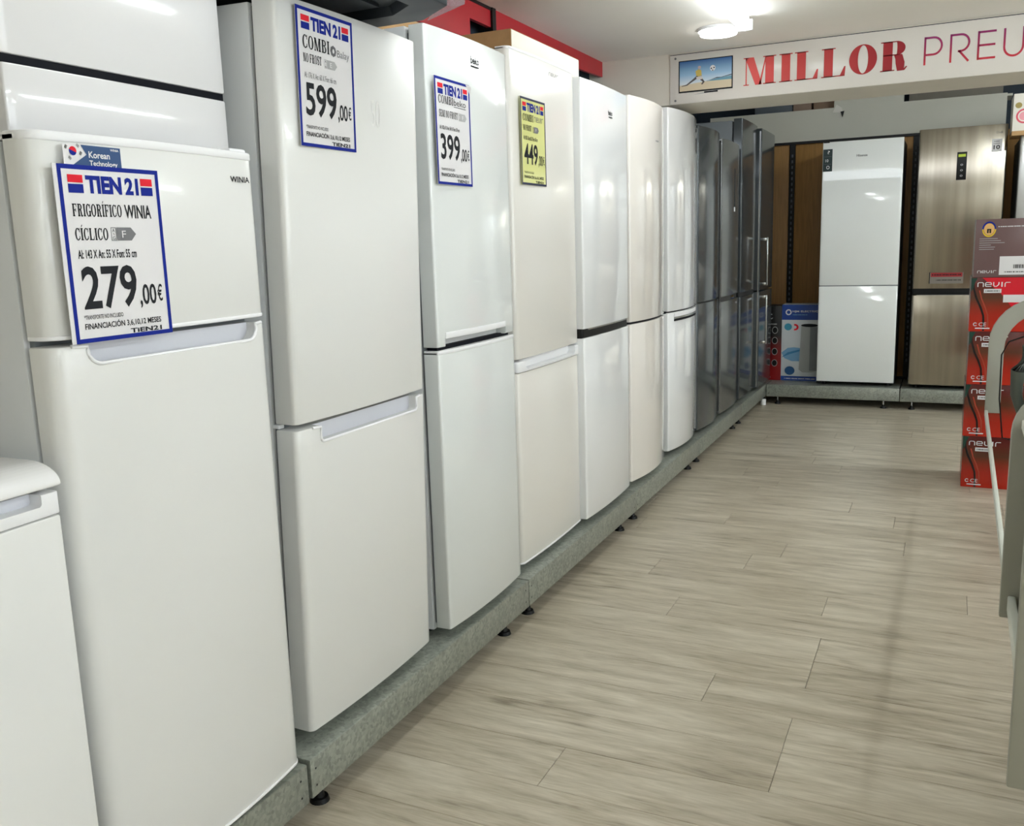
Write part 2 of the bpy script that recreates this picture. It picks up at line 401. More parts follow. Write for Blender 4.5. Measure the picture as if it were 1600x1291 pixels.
# the rest of the floor, outside the picture, is one sheet of the same vinyl
for (a, b, c, d) in ((-2.28, 5, -3.5, .98), (1.9+.9, 5, .98, RYEND), (-2.28, 5, RYEND, 9.2)):
    box('vinyl_sheet', OAK, a, b, c, d, -.004, -.0005, flo)
cei = box('ceiling', CEILM, -2.3, 5, -3.5, 5.24, ZC, ZC+.1); tag(cei, 'white painted shop ceiling', kind='structure')
box('rear_ceiling', CEILM, -2.3, 5, 5.24, 9.2, 2.75, 2.85, cei)
tag(box('wall_left', WALLM, -2.3, -2.2, -3.5, 5.2, 0, ZC), 'beige wall behind the row of refrigerators', kind='structure')
tag(box('wall_left', NAVY, -2.3, -2.2, 5.2, 9.2, 0, 2.75), 'dark wall behind the dark refrigerators', kind='structure')
wr = tag(box('wall_right', WALLM, 5.0, 5.1, 4.9, 9.2, 0, 2.75), 'beige side wall of the shop', kind='structure')
for (a, b, c, d_) in ((-3.5, 4.9, 0, .35), (-3.5, 4.9, 2.25, 2.75), (-3.5, -.6, .35, 2.25)): box('wall_piece', WALLM, 5.0, 5.1, a, b, c, d_, wr)
wn = tag(box('window_1', RACK, 4.98, 5.12, -.6, 4.9, .33, .37), 'wide shop window in the right wall', kind='structure')  # unseen opening added so world daylight evens out the refrigerator fronts
for yy in (-.6, 1.2, 3.0, 4.86): box('mullion', RACK, 5.02, 5.08, yy, yy+.04, .37, 2.25, wn)
tag(box('wall_front', WALLM, -2.3, 5, -3.6, -3.5, 0, ZC), 'beige wall at the shop front', kind='structure')
wb = tag(box('wall_back', NAVY, -2.3, .65, 8.92, 9.02, 0, 2.75), 'dark wall at the end of the aisle', kind='structure')
tag(box('wall_back', WALLM, .65, 5, 8.92, 9.02, 0, 2.75), 'beige wall beyond the silver refrigerator', kind='structure')
# lintel with the sign
YB = 5.2
tag(box('trim_1', WALLM, -2.2, 5, YB, YB+.43, 2.135, ZC), 'beige lintel across the aisle carrying the sign', kind='structure')
MB().box(-2.2, -1.87, YB+.005, YB+.42, 1.0, 2.14).build('trim_2', WALLM); tag(bpy.data.objects['trim_2'], 'beige pillar under the lintel behind white refrigerators', kind='structure')
# red fascia boards under the ceiling
rb = tag(MB().prism_x([(3.80, 2.285), (YB-.002, 2.325), (YB-.002, ZC), (3.80, ZC)], -1.86, -1.84).build('trim_3', REDP), 'red fascia board below the ceiling, reaching the lintel', kind='structure')
rb2 = tag(MB().prism_x([(2.2, 2.20), (3.57, 2.245), (3.57, 2.325), (3.765, 2.325), (3.765, ZC-.012), (2.2, ZC-.012)], -1.86, -1.84).build('trim_4', REDP), 'red fascia board with a notched lower corner beside a black bracket', kind='structure')
box('bracket', BLACK, -1.87, -1.83, 3.765, 3.80, 2.285, ZC, rb2)
box('backing_strip', BLACK, -1.862, -1.835, 2.2, 3.765, ZC-.012, ZC, rb2)
box('backing_board', NAVY, -1.95, -1.92, 2.2, YB-.003, 2.02, ZC-.002, rb2)  # dark board added as painted shade behind the notched fascia
# back wall boards and grey header
XB = 8.56
hd = tag(MB().box(-2.0, .36, XB-.03, XB+.03, 2.205, 2.463).build('trim_5', GREYP), 'grey header panel above the back refrigerators', kind='structure')
box('raised_panel', GREYP, -.943, -.397, XB-.028, XB+.03, 2.463, 2.68, hd)
box('shadow_strip', BLACK, -2.0, .36, XB-.028, XB+.02, 2.185, 2.205, hd)  # black strip along the lower edge of the header
MB().prism_y([(-.953, 2.425), (-.922, 2.487), (-.88, 2.456), (-.866, 2.394), (-.897, 2.42)], XB-.034, XB-.03).build('chipped_plaster', mat('plaster', (232, 230, 222), .8), hd)
MB().prism_y([(-.89, 2.425), (-.859, 2.43), (-.871, 2.379)], XB-.038, XB-.034).build('hole', BLACK, hd)
pcs = [(-2.0, -1.275), (-1.225, -.62), (-.615, -.01), (-.005, .6)]
for a, b in pcs: box('panel', BOARD, a*1.025, b*1.025, XB, XB+.02, .17, 2.185, wb, bevel=.003)
for xx in (-1.302, -.31):
    rr = box('upright', BLACK, xx, xx+.045, XB-.012, XB+.018, .17, 2.185, wb)
    sl = MB()
    for k in range(38): sl.box(xx+.016, xx+.029, XB-.0135, XB-.011, .3+k*.048, .325+k*.048)
    tag(sl.build('slots', mat('slot_grey', (78, 84, 92), .5), rr), kind='stuff')
for k, (a, b, h, c) in enumerate([(-1.62, -1.3, 2.66, (96, 104, 112)), (-1.29, -1.14, 2.64, (150, 128, 112)), (-1.12, -.95, 2.62, (140, 116, 96)), (-.36, .33, 2.62, (120, 116, 106))]):
    q = box('stored_carton', mat('carton_%d' % k, c, .7, var=.05), a, b, XB+.04, XB+.30, 2.463, h, bevel=.003)
    tag(q, ['grey blue carton stored above the header in the corner', 'pink brown carton stored above the header', 'brown carton stored above the header beside the raised panel', 'long grey carton stored above the header over the steel refrigerator'][k], 'carton', 'cartons stored above the header')
box('shelf', GREYP, -2.0, .40, XB+.03, XB+.33, 2.446, 2.463, hd)

# ------------------------------------------------------------------ ceiling lights
def tube_light(x, y0, y1, label, group='tube lights along the ceiling', lamp=LAMPT):
    t = empty('ceiling_light', (x, y0, ZC), label, 'light', group)
    L_ = y1-y0
    box('housing', TRIMW, -.018, .018, 0, L_, -.02, 0, t, bevel=.004)
    pr = [(.034*math.cos(a), -.042+.024*math.sin(a)) for a in [k*math.pi/10 for k in range(20)]]
    MB().prism_y(pr, .012, L_-.012).build('diffuser', lamp, t, smooth=True)
    box('end_cap', TRIMW, -.035, .035, 0, .011, -.067, -.017, t, bevel=.006); box('end_cap', TRIMW, -.035, .035, L_-.011, L_, -.067, -.017, t, bevel=.006)
tube_light(-.905, 3.34, 4.54, 'white tube light on the ceiling ending beside the round disc light', lamp=LAMPA)
for xx in (-.905, 1.3, 3.4):
    for k in range(4):
        if xx < 0 and k > 0: continue
        y0 = -2.9+k*2.0 if xx > 0 else 1.4-k*2.03
        tube_light(xx, y0, y0+1.2, {-.905: 'white tube light over the aisle edge nearer the shop front than the disc light', 1.3: 'white tube light in the middle row of the shop ceiling', 3.4: 'white tube light in the row beside the right wall'}[xx], lamp=LAMPA if xx < 0 else LAMPT)
for k, xx in enumerate((1.1, 2.9)):  # unseen twin tubes added behind the lintel to brighten the back row
    t = empty('ceiling_light', (xx, 6.0, 2.75), ['white tube light on the raised ceiling behind the lintel over the back refrigerators', 'white tube light on the raised ceiling behind the lintel over the display stand side', 'white tube light on the raised ceiling behind the lintel towards the right wall'][k], 'light')
    box('housing', TRIMW, -.6, .6, -.10, .10, -.02, 0, t, bevel=.004)
    for yy in (-.06, .06): MB().prism_x([(yy+.034*math.cos(a), -.045+.024*math.sin(a)) for a in [k_*math.pi/10 for k_ in range(20)]], -.585, .585).build('diffuser', LAMPT, t, smooth=True)
dl = empty('disc_light', (-1.07, 4.72, ZC), 'round white disc light on the ceiling near the sign', 'light')
MB().cyl((0, 0), .1, -.014, 0, 40).build('rim', TRIMW, dl, smooth=True)
MB().cyl((0, 0), .088, -.03, -.013, 40, .092).build('diffuser', LAMPD, dl, smooth=True)

# ------------------------------------------------------------------ plinths
def foot(parent, x, y, m=BLACK):
    f_ = MB().cyl((x, y), .006, .02, .075, 10).build('foot', SILV, parent, smooth=True)
    MB().cyl((x, y), .026, -ZP, .012-ZP, 18, .022).cyl((x, y), .014, .012-ZP, .03-ZP, 14, .01).build('pad', m, f_, smooth=True)
    f_.data.transform(Matrix.Translation((0, 0, -ZP)))
    return f_
def plinth(name, loc, L_, label, depth=.62, rz=0., feet=True):
    p = empty(name, loc, label, 'plinth', 'galvanised plinths under the refrigerators', rz)
    box('top_sheet', GALV, -depth, -.0015, .0035, L_-.0035, -.004, 0, p, bevel=.001)
    fa = MB().box(-.003, 0, .003, L_-.003, -.102, -.001).build('fascia', GALV, p, bevel=.0012)
    box('end_plate', GALV, -.04, -.003, .003, .006, -.102, -.004, p); box('end_plate', GALV, -.04, -.003, L_-.006, L_-.003, -.102, -.004, p)
    for yy in (.022, L_-.03):
        for zz in (-.03, -.075): MB().add(*((lambda c: ([(.0004, yy+.003*math.cos(a), zz+.003*math.sin(a)) for a in c], [tuple(range(len(c)))]))([k*math.pi/5 for k in range(10)]))).build('bolt_hole', INK, p)
    if feet:
        for yy in (.09, L_-.12):
            for xx in (-.05, -depth+.06): foot(p, xx, yy)
    return p
YJ, LU = 1.6195, 1.3092
names = ['beside the compact freezer and the price sign with 279', 'under the refrigerators with signs 599 and 399', 'under the refrigerator with the yellow sign',
         'under the two rounded white refrigerators', 'under the dark glossy refrigerators', 'under the dark refrigerators with bar handles']
for k in range(-1, 5):
    yy = YJ+k*LU
    L_ = LU if k < 4 else LU
    p = plinth('plinth', (-1.35 if k >= 0 else -1.356, yy, ZP-(.008 if k < 0 else 0)), L_, 'galvanised steel plinth unit ' + names[k+1])
p = plinth('plinth', (-1.346, 7.842, ZP), 1.045, 'galvanised steel back plinth under the white glass refrigerator', .55, -math.pi/2)
p = plinth('plinth', (-.300, 7.842, ZP), 1.31, 'galvanised steel back plinth under the brushed steel refrigerator', .55, -math.pi/2)
tag(MB().cyl((-1.36, 7.80), .022, 0, .05, 16).build('foot_cap', TRIMW, smooth=True), 'small white cap on the floor at the plinth corner', 'cap')

# ------------------------------------------------------------------ refrigerators
class Fridge:
    def __init__(s, label, x, y0, y1, ztop, zbot=.205, body=SIDEW, door=WHITE, depth=.58, t=.055, bulge=.012, r=.012, rz=0., lean=0., group=None, base=ZP, name='refrigerator', cat='refrigerator', bodytop=None, gask=GASK):
        s.w = y1-y0; s.t = t; s.b = bulge; s.r = r; s.m = door; s.base = base
        if rz == 0: loc = (x, y0, base)
        else: loc = (y0, x, base)
        s.root = empty(name, loc, label, cat, group, rz, lean)
        s.h = ztop-base; s.z0 = zbot-base
        bt = s.h-.012 if bodytop is None else bodytop-base
        s.body = box('cabinet', body, -t-.012-depth, -t-.012, .0, s.w, .022, bt, s.root, bevel=.006)
        box('gasket', gask, -t-.0125, -t+.001, .012, s.w-.012, s.z0+.012, s.h-.02, s.root)
        for yy in (.05, s.w-.05):
            for xx in (-t-.06, -t-depth+.06): MB().cyl((xx, yy), .018, 0, .024, 14).build('foot', BLACK, s.root, smooth=True)
    def fx(s, y):
        h = s.w/2; k = (y-h)/(h-s.r)
        if abs(k) <= 1: return s.b*(1-k*k)
        d = min(s.r, abs(y-h)-(h-s.r)); return -s.r+math.sqrt(max(0, s.r**2-d*d))
    def outline(s, off=0., ya=None, yb=None, n=28):
        ya = 0 if ya is None else ya; yb = s.w if yb is None else yb
        pts = []
        ys = [ya+(yb-ya)*k/n for k in range(n+1)]
        if ya <= 0: ys = [s.r*(1-math.cos(k*math.pi/12)) for k in range(6)] + [v for v in ys if v > s.r]
        if yb >= s.w: ys = [v for v in ys if v < s.w-s.r] + [s.w-s.r*(1-math.cos(k*math.pi/12)) for k in range(5, -1, -1)]
        for v in ys: pts.append((s.fx(v)+off, v))
        return pts
    def slab(s, name, z0, z1, m=None, off=0., ya=None, yb=None, th=None, e=.004, parent=None, extra=()):
        fr = s.outline(off, ya, yb); th = s.t if th is None else th
        back = -th
        if ya is not None and ya > 0: ring_ = fr+[(x-th, y) for x, y in reversed(fr)]
        else: ring_ = fr+[(back, fr[-1][1]), (back, fr[0][1])]
        yc = (fr[0][1]+fr[-1][1])/2; wd = fr[-1][1]-fr[0][1]
        def lp(z, ins): return [(x-(ins if i < len(fr) else 0), yc+(y-yc)*(1-2*ins/wd), z) for i, (x, y) in enumerate(ring_)]
        mb = MB().loft([lp(z0, e), lp(z0+e*.3, e*.3), lp(z0+e, 0), *[lp(q_-s.base, 0) for q_ in sorted(extra)], lp(z1-e, 0), lp(z1-e*.3, e*.3), lp(z1, e)])
        return mb.build(name, m or s.m, parent or s.root, smooth=True, ang=30)
    def door(s, za, zb, m=None, **k):
        return s.slab('door', za-s.base, zb-s.base, m, **k)
    def pocket(s, d, ya, yb, zt, dz, rad=.02, depth=.026, rim=True, m=TRIMW, up=True):
        """open hand pocket cut into the top (or bottom) edge of a door"""
        sg = 1 if up else -1
        zt -= s.base; path = []
        for k in range(7):
            a = k*math.pi/12; path.append((ya+rad*(1-math.cos(a)), zt-sg*(dz-rad)-sg*rad*math.sin(a)))
        for k in range(7):
            a = math.pi/2-k*math.pi/12; path.append((yb-rad*(1-math.cos(a)), zt-sg*(dz-rad)-sg*rad*math.sin(a)))
        path = [path[0]]+path[1:]
        yz = path+[(yb, zt+sg*.02), (ya, zt+sg*.02)]
        cut(d, MB().prism_x(yz, -depth+s.b*.5, s.b+.03))
        bm = bmesh.new(); bm.from_mesh(d.data)
        d.data.materials.append(POCK)
        for f in bm.faces:
            c = f.calc_center_median()
            if ya-.001 < c.y < yb+.001 and abs(c.z-zt) < dz+.002 and c.x < s.fx(c.y)-.004 and c.x > -depth-.01 and (f.normal.x > .5) : f.material_index = 1
        bm.to_mesh(d.data); bm.free()
        if rim:
            pts = [(ya-.03, zt-.001)] + [(ya, zt-.003)] + path + [(yb, zt-.003), (min(yb+.02, s.w-.006), zt-.001)]
            MB().tube([(s.fx(a)+.0005, a, b) for a, b in pts], .0036).build('handle_rim', m, d, smooth=True, ang=60)
    def x_at(s, y): return s.fx(y)+.0012

def sign(label, loc, rows, paper=PAPER, edge=BLUE, w=.215, h=.298, rx=0., margin=0., group='price signs on the refrigerators', rz=0., ry=0.):
    t = empty('price_sign', loc, label, 'price sign', group, rz, ry); t.rotation_euler[0] = rx
    box('card', paper, -.0006, .0006, -margin, w, 0, h, t)
    b = .0075
    place_flat('border', [rect(0, 0, w, b), rect(0, h-b, w, h), rect(0, b, b, h-b), rect(w-b, b, w, h-b)], edge, t, 0, 0, w, h, .001)
    def bx(u0, v0, u1, v1): return (u0*w, (1-v1)*h, u1*w, (1-v0)*h)
    for (u0, u1) in ((.085, .225), (.80, .925)):
        q = bx(u0, .055, u1, .098); place_flat('emblem', [rect(0, 0, 1, 1)], RED, t, *q)
        q = bx(u0, .106, u1, .155); place_flat('emblem', [rect(0, 0, 1, 1)], BLUE, t, *q)
    text('TIEN', BLUE, t, *bx(.25, .055, .60, .155), bold=.05); text('21', BLUE, t, *bx(.635, .055, .775, .155), bold=.045)
    for r in rows:
        k = r[0]
        if k == 's': serif(r[1], r[3] if len(r) > 3 else INK, t, *bx(*r[2]))
        elif k == 't': text(r[1], r[3] if len(r) > 3 else INK, t, *bx(*r[2]), bold=r[4] if len(r) > 4 else 0)
        elif k == 'n': tech(INKG, t, *bx(*r[2]))
        elif k == 'line': place_flat('underline', [rect(0, 0, 1, 1)], INK, t, *bx(*r[2]))
        elif k == 'arrow':
            u0, v0, u1, v1 = r[2]; q = bx(*r[2]); g = r[3]
            place_flat('energy_arrow', [[(.22, 0), (.8, 0), (1, .5), (.8, 1), (.22, 1)]], g, t, *q, bounds=(0, 0, 1, 1))
            place_flat('energy_arrow', [rect(0, 0, .2, .05), rect(0, .95, .2, 1), rect(0, 0, .02, 1), rect(.18, 0, .2, 1)], g, t, *q, bounds=(0, 0, 1, 1))
            text(r[1], PAPER, t, *bx(u0+(u1-u0)*.42, v0+(v1-v0)*.25, u0+(u1-u0)*.58, v0+(v1-v0)*.78), x=.0018)
            text('A', INK, t, *bx(u0+(u1-u0)*.05, v0+(v1-v0)*.1, u0+(u1-u0)*.15, v0+(v1-v0)*.35)); text('G', INK, t, *bx(u0+(u1-u0)*.05, v0+(v1-v0)*.68, u0+(u1-u0)*.15, v0+(v1-v0)*.92))
            text('↑', INK, t, *bx(u0+(u1-u0)*.07, v0+(v1-v0)*.42, u0+(u1-u0)*.13, v0+(v1-v0)*.62))
        elif k == 'flower':
            q = bx(*r[2]); place_flat('emblem', sum([[disc(.5+.3*math.cos(a), .5+.3*math.sin(a), .2, .2, 10)] for a in [i*math.pi/4 for i in range(8)]], []), INKG, t, *q, bounds=(0, 0, 1, 1))
            place_flat('emblem', [disc(.5, .5, .16, .2)], PAPER, t, *q, x=.0016, bounds=(0, 0, 1, 1))
    text('*TRANSPORTE NO INCLUIDO', INK, t, *bx(.095, .842, .48, .868), bold=.005)
    text('FINANCIACIÓN 3,6,10,12 MESES', INK, t, *bx(.095, .882, .88, .93), bold=.02)
    text('TiEN21', INK, t, *bx(.54, .944, .88, .972), bold=.03)
    return t
def price(p, v0=.565, v1=.815):
    a = (v1-v0)
    return [('t', p, (.11, v0, .655, v1), INK, .02), ('t', ',00', (.675, v0+a*.48, .855, v1+a*.06), INK, .015), ('t', '€', (.87, v0+a*.5, .925, v1-a*.08), INK, .01)]

# --- compact top-mount refrigerator with the 279 sign
F = Fridge('short white two-door refrigerator with a 279 price sign and blue flag sticker', -1.347, 1.048, 1.594, 1.600, .193, t=.058, bulge=.014, r=.034, depth=.47, door=WHITE)
d = F.door(1.262, 1.600); F.slab('top_trim', 1.586-ZP, 1.602-ZP, TRIMW, off=.0022, e=.003, parent=d); F.slab('bottom_trim', 1.258-ZP, 1.266-ZP, TRIMW, off=.0022, e=.002, parent=d)
text('WINIA', INK, d, .455, 1.539-ZP, .512, 1.551-ZP, x=F.x_at(.49)+.003, bold=.02)
d2 = F.door(.193, 1.247, extra=(1.19, 1.204)); F.pocket(d2, .066, .500, 1.247, .036, .026, .03)
F.slab('bottom_trim', .190-ZP, .197-ZP, TRIMW, off=.0022, e=.002, parent=d2)
box('hinge_cover', TRIMW, -.10, -.02, .49, .54, 1.592-ZP, 1.612-ZP, F.root, bevel=.005)
st = empty('flag_sticker', (F.root.location.x+.0158, 1.100, 1.545), 'white and blue sticker with a flag on the short white refrigerator', 'sticker')
place_flat('sticker_sheet', [rect(0, 0, 1, 1)], PAPER, st, 0, 0, .118, .037, .0)
place_flat('blue_field', [[(.10, 0), (.97, 0), (1, .04), (1, 1), (.30, 1), (.39, .58)]], mat('navy_ink', (18, 66, 118), .4), st, 0, 0, .118, .037, .0006, (0, 0, 1, 1))
place_flat('flag_disc', [[(.16+.062*math.cos(a), .70+.2*math.sin(a)) for a in [math.radians(-20+k*9) for k in range(21)]]], RED, st, 0, 0, .118, .037, .0009, (0, 0, 1, 1))
place_flat('flag_disc', [[(.16+.062*math.cos(a), .70+.2*math.sin(a)) for a in [math.radians(160+k*9) for k in range(21)]]], BLUE, st, 0, 0, .118, .037, .0009, (0, 0, 1, 1))
bars = []
for (cx, cy, an) in ((.05, .86, 60), (.25, .95, -40), (.10, .38, -40), (.29, .62, 60)):
    for k in (-1, 0, 1):
        dx, dy = math.cos(math.radians(an))*.026, math.sin(math.radians(an))*.085
        ox, oy = -math.sin(math.radians(an))*.013*k, math.cos(math.radians(an))*.045*k
        bars += stroke([(cx+ox-dx, cy+oy-dy), (cx+ox+dx, cy+oy+dy)], .008)
place_flat('flag_bars', bars, INK, st, 0, 0, .118, .037, .0009, (0, 0, 1, 1))
text('Korean', PAPER, st, .050, .0165, .094, .0275, .001, .02); text('Technology', PAPER, st, .050, .0015, .109, .0125, .001, .02); text('WINIA', PAPER, st, .096, .0305, .114, .0345, .001, .02)
rows = [('s', 'FRIGORÍFICO', (.10, .215, .575, .285)), ('t', 'WINIA', (.605, .212, .885, .292), INK, .02), ('s', 'CÍCLICO', (.10, .350, .415, .418)),
        ('arrow', 'F', (.445, .345, .70, .422), INKG), ('t', 'Al: 143 X An: 55 X Fon: 55 cm', (.105, .472, .685, .522), INK, .02)] + price('279')
sign('A4 price sign reading 279,00 with a blue border and wide white left edge', (F.root.location.x+.0175, 1.082, 1.2505), rows, margin=.008, ry=0, group=None)

# --- tall white, 599
F2 = Fridge('tall white refrigerator leaning forward with the 599 price sign', -1.383, 1.680, 2.268, 1.9455, .205, t=.06, bulge=.010, r=.016, lean=.026, depth=.56)
F2.door(.992, 1.9455); d = F2.door(.205, .978, extra=(.92, .934)); F2.pocket(d, .085, .535, .978, .040, .012, .028)
box('hinge', TRIMW, -.072, -.052, .001, .02, .980-ZP, .990-ZP, F2.root, bevel=.002)
text('50', mat('embossed_white', (236, 236, 234), .15), F2.root, .345, 1.70-ZP, .385, 1.765-ZP, x=F2.x_at(.36)-.0005, bold=-.01)
rows = [('s', 'COMBI', (.10, .195, .56, .290)), ('flower', '', (.575, .215, .685, .300)), ('t', 'Balay', (.70, .240, .925, .310), INKG), ('s', 'NO FROST', (.10, .325, .41, .388), INK), ('arrow', 'E', (.46, .335, .69, .400), INKL),
        ('t', 'Al: 176 X An: 60 X Fon: 66 cm', (.105, .458, .66, .500), INKG)] + price('599', .53, .775)
def leanpt(Fr, y, z, dx):
    return Fr.root.matrix_basis @ Vector((Fr.fx(y)+dx, y, z-ZP))
pt = leanpt(F2, .078, 1.63, .0065)
sign('glossy A4 price sign reading 599,00 on the leaning white refrigerator', (F2.root.location.x+.026*(1.63-ZP)+.0115, 1.735, 1.630), rows, ry=.026, group=None, h=.300)

# --- white, 399
F3 = Fridge('white refrigerator with the 399 price sign and a recessed grip bar', -1.364, 2.362, 2.895, 2.017, .203, bodytop=2.016, t=.05, bulge=.012, r=.008, depth=.54, door=mat('white_enamel_cool', (222, 226, 225), .12, coat=.4, bump=.01, scale=60))
d = F3.door(1.098, 2.017, extra=(1.130, 1.145))
cut(d, MB().box(-.03, .05, .040, .455, 1.08-ZP, 1.124-ZP))
F3.slab('grip_bar', 1.122-ZP, 1.141-ZP, TRIMW, off=.0016, ya=.042, yb=.453, th=.018, e=.001, parent=d)
text('beko', INK, d, .252, 1.945-ZP, .308, 1.967-ZP, x=F3.x_at(.28)+.0008, bold=.025); place_flat('underline', [rect(0, 0, 1, 1)], INK, d, .252, 1.936-ZP, .308, 1.940-ZP, F3.x_at(.28)+.0008)
d2 = F3.door(.203, 1.086); F3.slab('top_trim', 1.076-ZP, 1.088-ZP, TRIMW, off=.0012, e=.002, parent=d2)
box('gap_strip', DARKG, -.045, -.012, .012, .51, 1.084-ZP, 1.100-ZP, F3.root)
box('hinge_cover', TRIMW, -.12, -.02, .42, .50, 2.005-ZP, 2.022-ZP, F3.root, bevel=.004)
rows = [('s', 'COMBI', (.09, .165, .50, .240)), ('t', 'beko', (.52, .175, .87, .235), INK), ('line', '', (.52, .247, .87, .253)), ('s', 'SEMI NO FROST', (.10, .300, .62, .365)), ('arrow', 'F', (.65, .300, .88, .372), INKL),
        ('t', 'Al: 182,4 X An: 54 X Fon: 59 cm', (.10, .445, .66, .487), INK, .02)] + price('399', .52, .765)
s3 = sign('A4 price sign reading 399,00 with a curled top corner', (F3.root.location.x+.015, 2.379, 1.576), rows, group=None, h=.301)
MB().add([(.0015, .19, .300), (.0015, .218, .300), (.010, .212, .292), (.0015, .217, .272)], [(0, 1, 2), (1, 3, 2), (0, 2, 3)]).build('curled_corner', PAPER, s3)

# --- white, 449 yellow
F4 = Fridge('white refrigerator with the yellow 449 price sign', -1.397, 2.985, 3.603, 2.067, .206, bodytop=2.066, t=.05, bulge=.008, r=.020, depth=.54, door=WHITE2)
d = F4.door(.982, 2.067); tech(INKG, d, .335, 2.015-ZP, .43, 2.028-ZP, F4.x_at(.38)+.0008)
d2 = F4.door(.206, .932)
hb = F4.slab('handle', .934-ZP, .974-ZP, TRIMW, off=.005, e=.004)
cut(hb, MB().prism_x([(.06, .953-ZP), (.075, .943-ZP), (.545, .943-ZP), (.56, .953-ZP), (.56, 1.0-ZP), (.06, 1.0-ZP)], -.025, .04))
F4.slab('bottom_trim', .202-ZP, .210-ZP, TRIMW, off=.0016, e=.002, parent=d2)
F4.slab('top_trim', 2.058-ZP, 2.068-ZP, TRIMW, off=.0012, e=.002, parent=d)
rows = [('s', 'COMBI', (.09, .185, .50, .265)), ('n', '', (.54, .195, .90, .255)), ('s', 'NO FROST', (.10, .310, .42, .375)), ('arrow', 'F', (.48, .315, .72, .385), INKG),
        ('t', 'Al: 185 X An: 60 X Fon: 60 cm', (.10, .435, .66, .482), INK, .02)] + price('449', .52, .765)
sign('yellow A4 price sign reading 449,00', (F4.root.location.x+.0105, 3.048, 1.607), rows, PAPERY, mat('dark_navy_ink', (28, 36, 74), .45), w=.222, h=.302, group=None)

# --- white with black band
F5 = Fridge('glossy white refrigerator with a black band between its doors', -1.372, 3.605, 4.207, 2.052, .204, t=.06, bulge=.010, r=.007, depth=.54, door=WHITE3, gask=BLACK)
d = F5.door(1.036, 2.052); d2 = F5.door(.204, .998)
F5.slab('black_band', .997-ZP, 1.037-ZP, BLACK, off=-.008, e=.001)
F5.slab('silver_strip', 1.030-ZP, 1.037-ZP, SILV, off=-.002, ya=.05, yb=.57, th=.01, e=.001)
text('beko', INK, d, .31, 1.936-ZP, .36, 1.957-ZP, x=F5.x_at(.33)+.0008, bold=.025); place_flat('underline', [rect(0, 0, 1, 1)], INK, d, .31, 1.926-ZP, .36, 1.930-ZP, F5.x_at(.33)+.0008)
box('hinge_cover', TRIMW, -.08, -.02, .50, .58, 2.045-ZP, 2.064-ZP, F5.root, bevel=.004)
# --- two bowed white ones
F6 = Fridge('plain warm white refrigerator with bowed doors and a thin dark seam', -1.384, 4.275, 4.866, 2.070, .204, t=.055, bulge=.030, r=.012, depth=.54, door=mat('warm_white_gloss', (236, 232, 226), .1, coat=.5, bump=.01, scale=60))
d = F6.door(1.006, 2.070); F6.door(.204, .996); F6.slab('seam', .994-ZP, 1.008-ZP, DARKG, off=-.012, e=.001)
fine_print(1, INKG, d, .33, 1.880-ZP, .385, 1.893-ZP, x=F6.x_at(.36)+.001)
box('hinge', POCK, -.05, -.012, -.006, .03, 2.02-ZP, 2.045-ZP, F6.root, bevel=.003)
F7 = Fridge('white refrigerator with bowed doors and a silver slot handle, beside the dark ones', -1.394, 4.985, 5.595, 2.098, .205, t=.055, bulge=.032, r=.010, depth=.54, door=WHITE3, gask=BLACK)
F7.door(1.003, 2.098); d = F7.door(.205, .996); F7.slab('seam', .990-ZP, 1.006-ZP, DARKG, off=-.010, e=.001)
h7 = F7.slab('handle', .946-ZP, .990-ZP, TRIMW, off=.004, ya=.07, yb=.56, th=.02, e=.002, parent=d); F7.slab('slot', .946-ZP, .958-ZP, DARKG, off=.0055, ya=.07, yb=.55, th=.01, e=.001, parent=h7)
F7.slab('slot', .958-ZP, .970-ZP, SILV, off=.0052, ya=.07, yb=.55, th=.01, e=.001, parent=h7)
MB().box(.004, .0075, .578, .584, 1.90-ZP, 1.985-ZP).build('latch', BLACK, F7.root); MB().box(.004, .0075, .578, .583, 2.02-ZP, 2.04-ZP).build('latch', BLACK, F7.root)
# --- dark ones
def side_strip(Fr, z0, z1, m=SILV): box('edge_strip', m, -.016, -.006, -.002, .002, z0-ZP, z1-ZP, Fr.root)
F8 = Fridge('dark glossy refrigerator with bowed doors next to the white one', -1.386, 5.610, 6.185, 2.066, .205, body=DARKS, door=DARKF, t=.055, bulge=.028, r=.010, depth=.54, gask=BLACK)
F8.door(1.012, 2.066); F8.door(.205, 1.003); F8.slab('seam', 1.0-ZP, 1.014-ZP, BLACK, off=-.012, e=.001); side_strip(F8, .22, 2.05)
F9 = Fridge('dark grey inox refrigerator with a tall display and black centre band', -1.382, 6.235, 6.800, 2.046, .20, body=DARKS, door=GREYF, t=.06, bulge=.012, r=.012, depth=.54, gask=BLACK)
d = F9.door(1.004, 2.046); F9.door(.20, .972); F9.slab('black_band', .970-ZP, 1.006-ZP, BLACK, off=-.01, e=.001); F9.slab('badge', .975-ZP, 1.0-ZP, CHROME, off=-.006, ya=.30, yb=.40, th=.006, e=.001)
F9.slab('display', 1.60-ZP, 1.87-ZP, BLACK, off=.001, ya=.345, yb=.372, th=.006, e=.001, parent=d); F9.slab('display_label', 1.58-ZP, 1.61-ZP, TRIMW, off=.0015, ya=.335, yb=.375, th=.006, e=.001, parent=d)
side_strip(F9, .22, 2.03)
F10 = Fridge('tallest dark grey refrigerator in the row, rising above the display one', -1.376, 6.850, 7.430, 2.238, .20, body=mat('mid_grey_cabinet', (112, 118, 122), .4, var=.04), door=DARKF, t=.06, bulge=.006, r=.008, depth=.60, gask=BLACK)
F10.door(1.0, 2.238); F10.door(.20, .966); F10.slab('black_band', .964-ZP, 1.002-ZP, BLACK, off=-.01, e=.001)
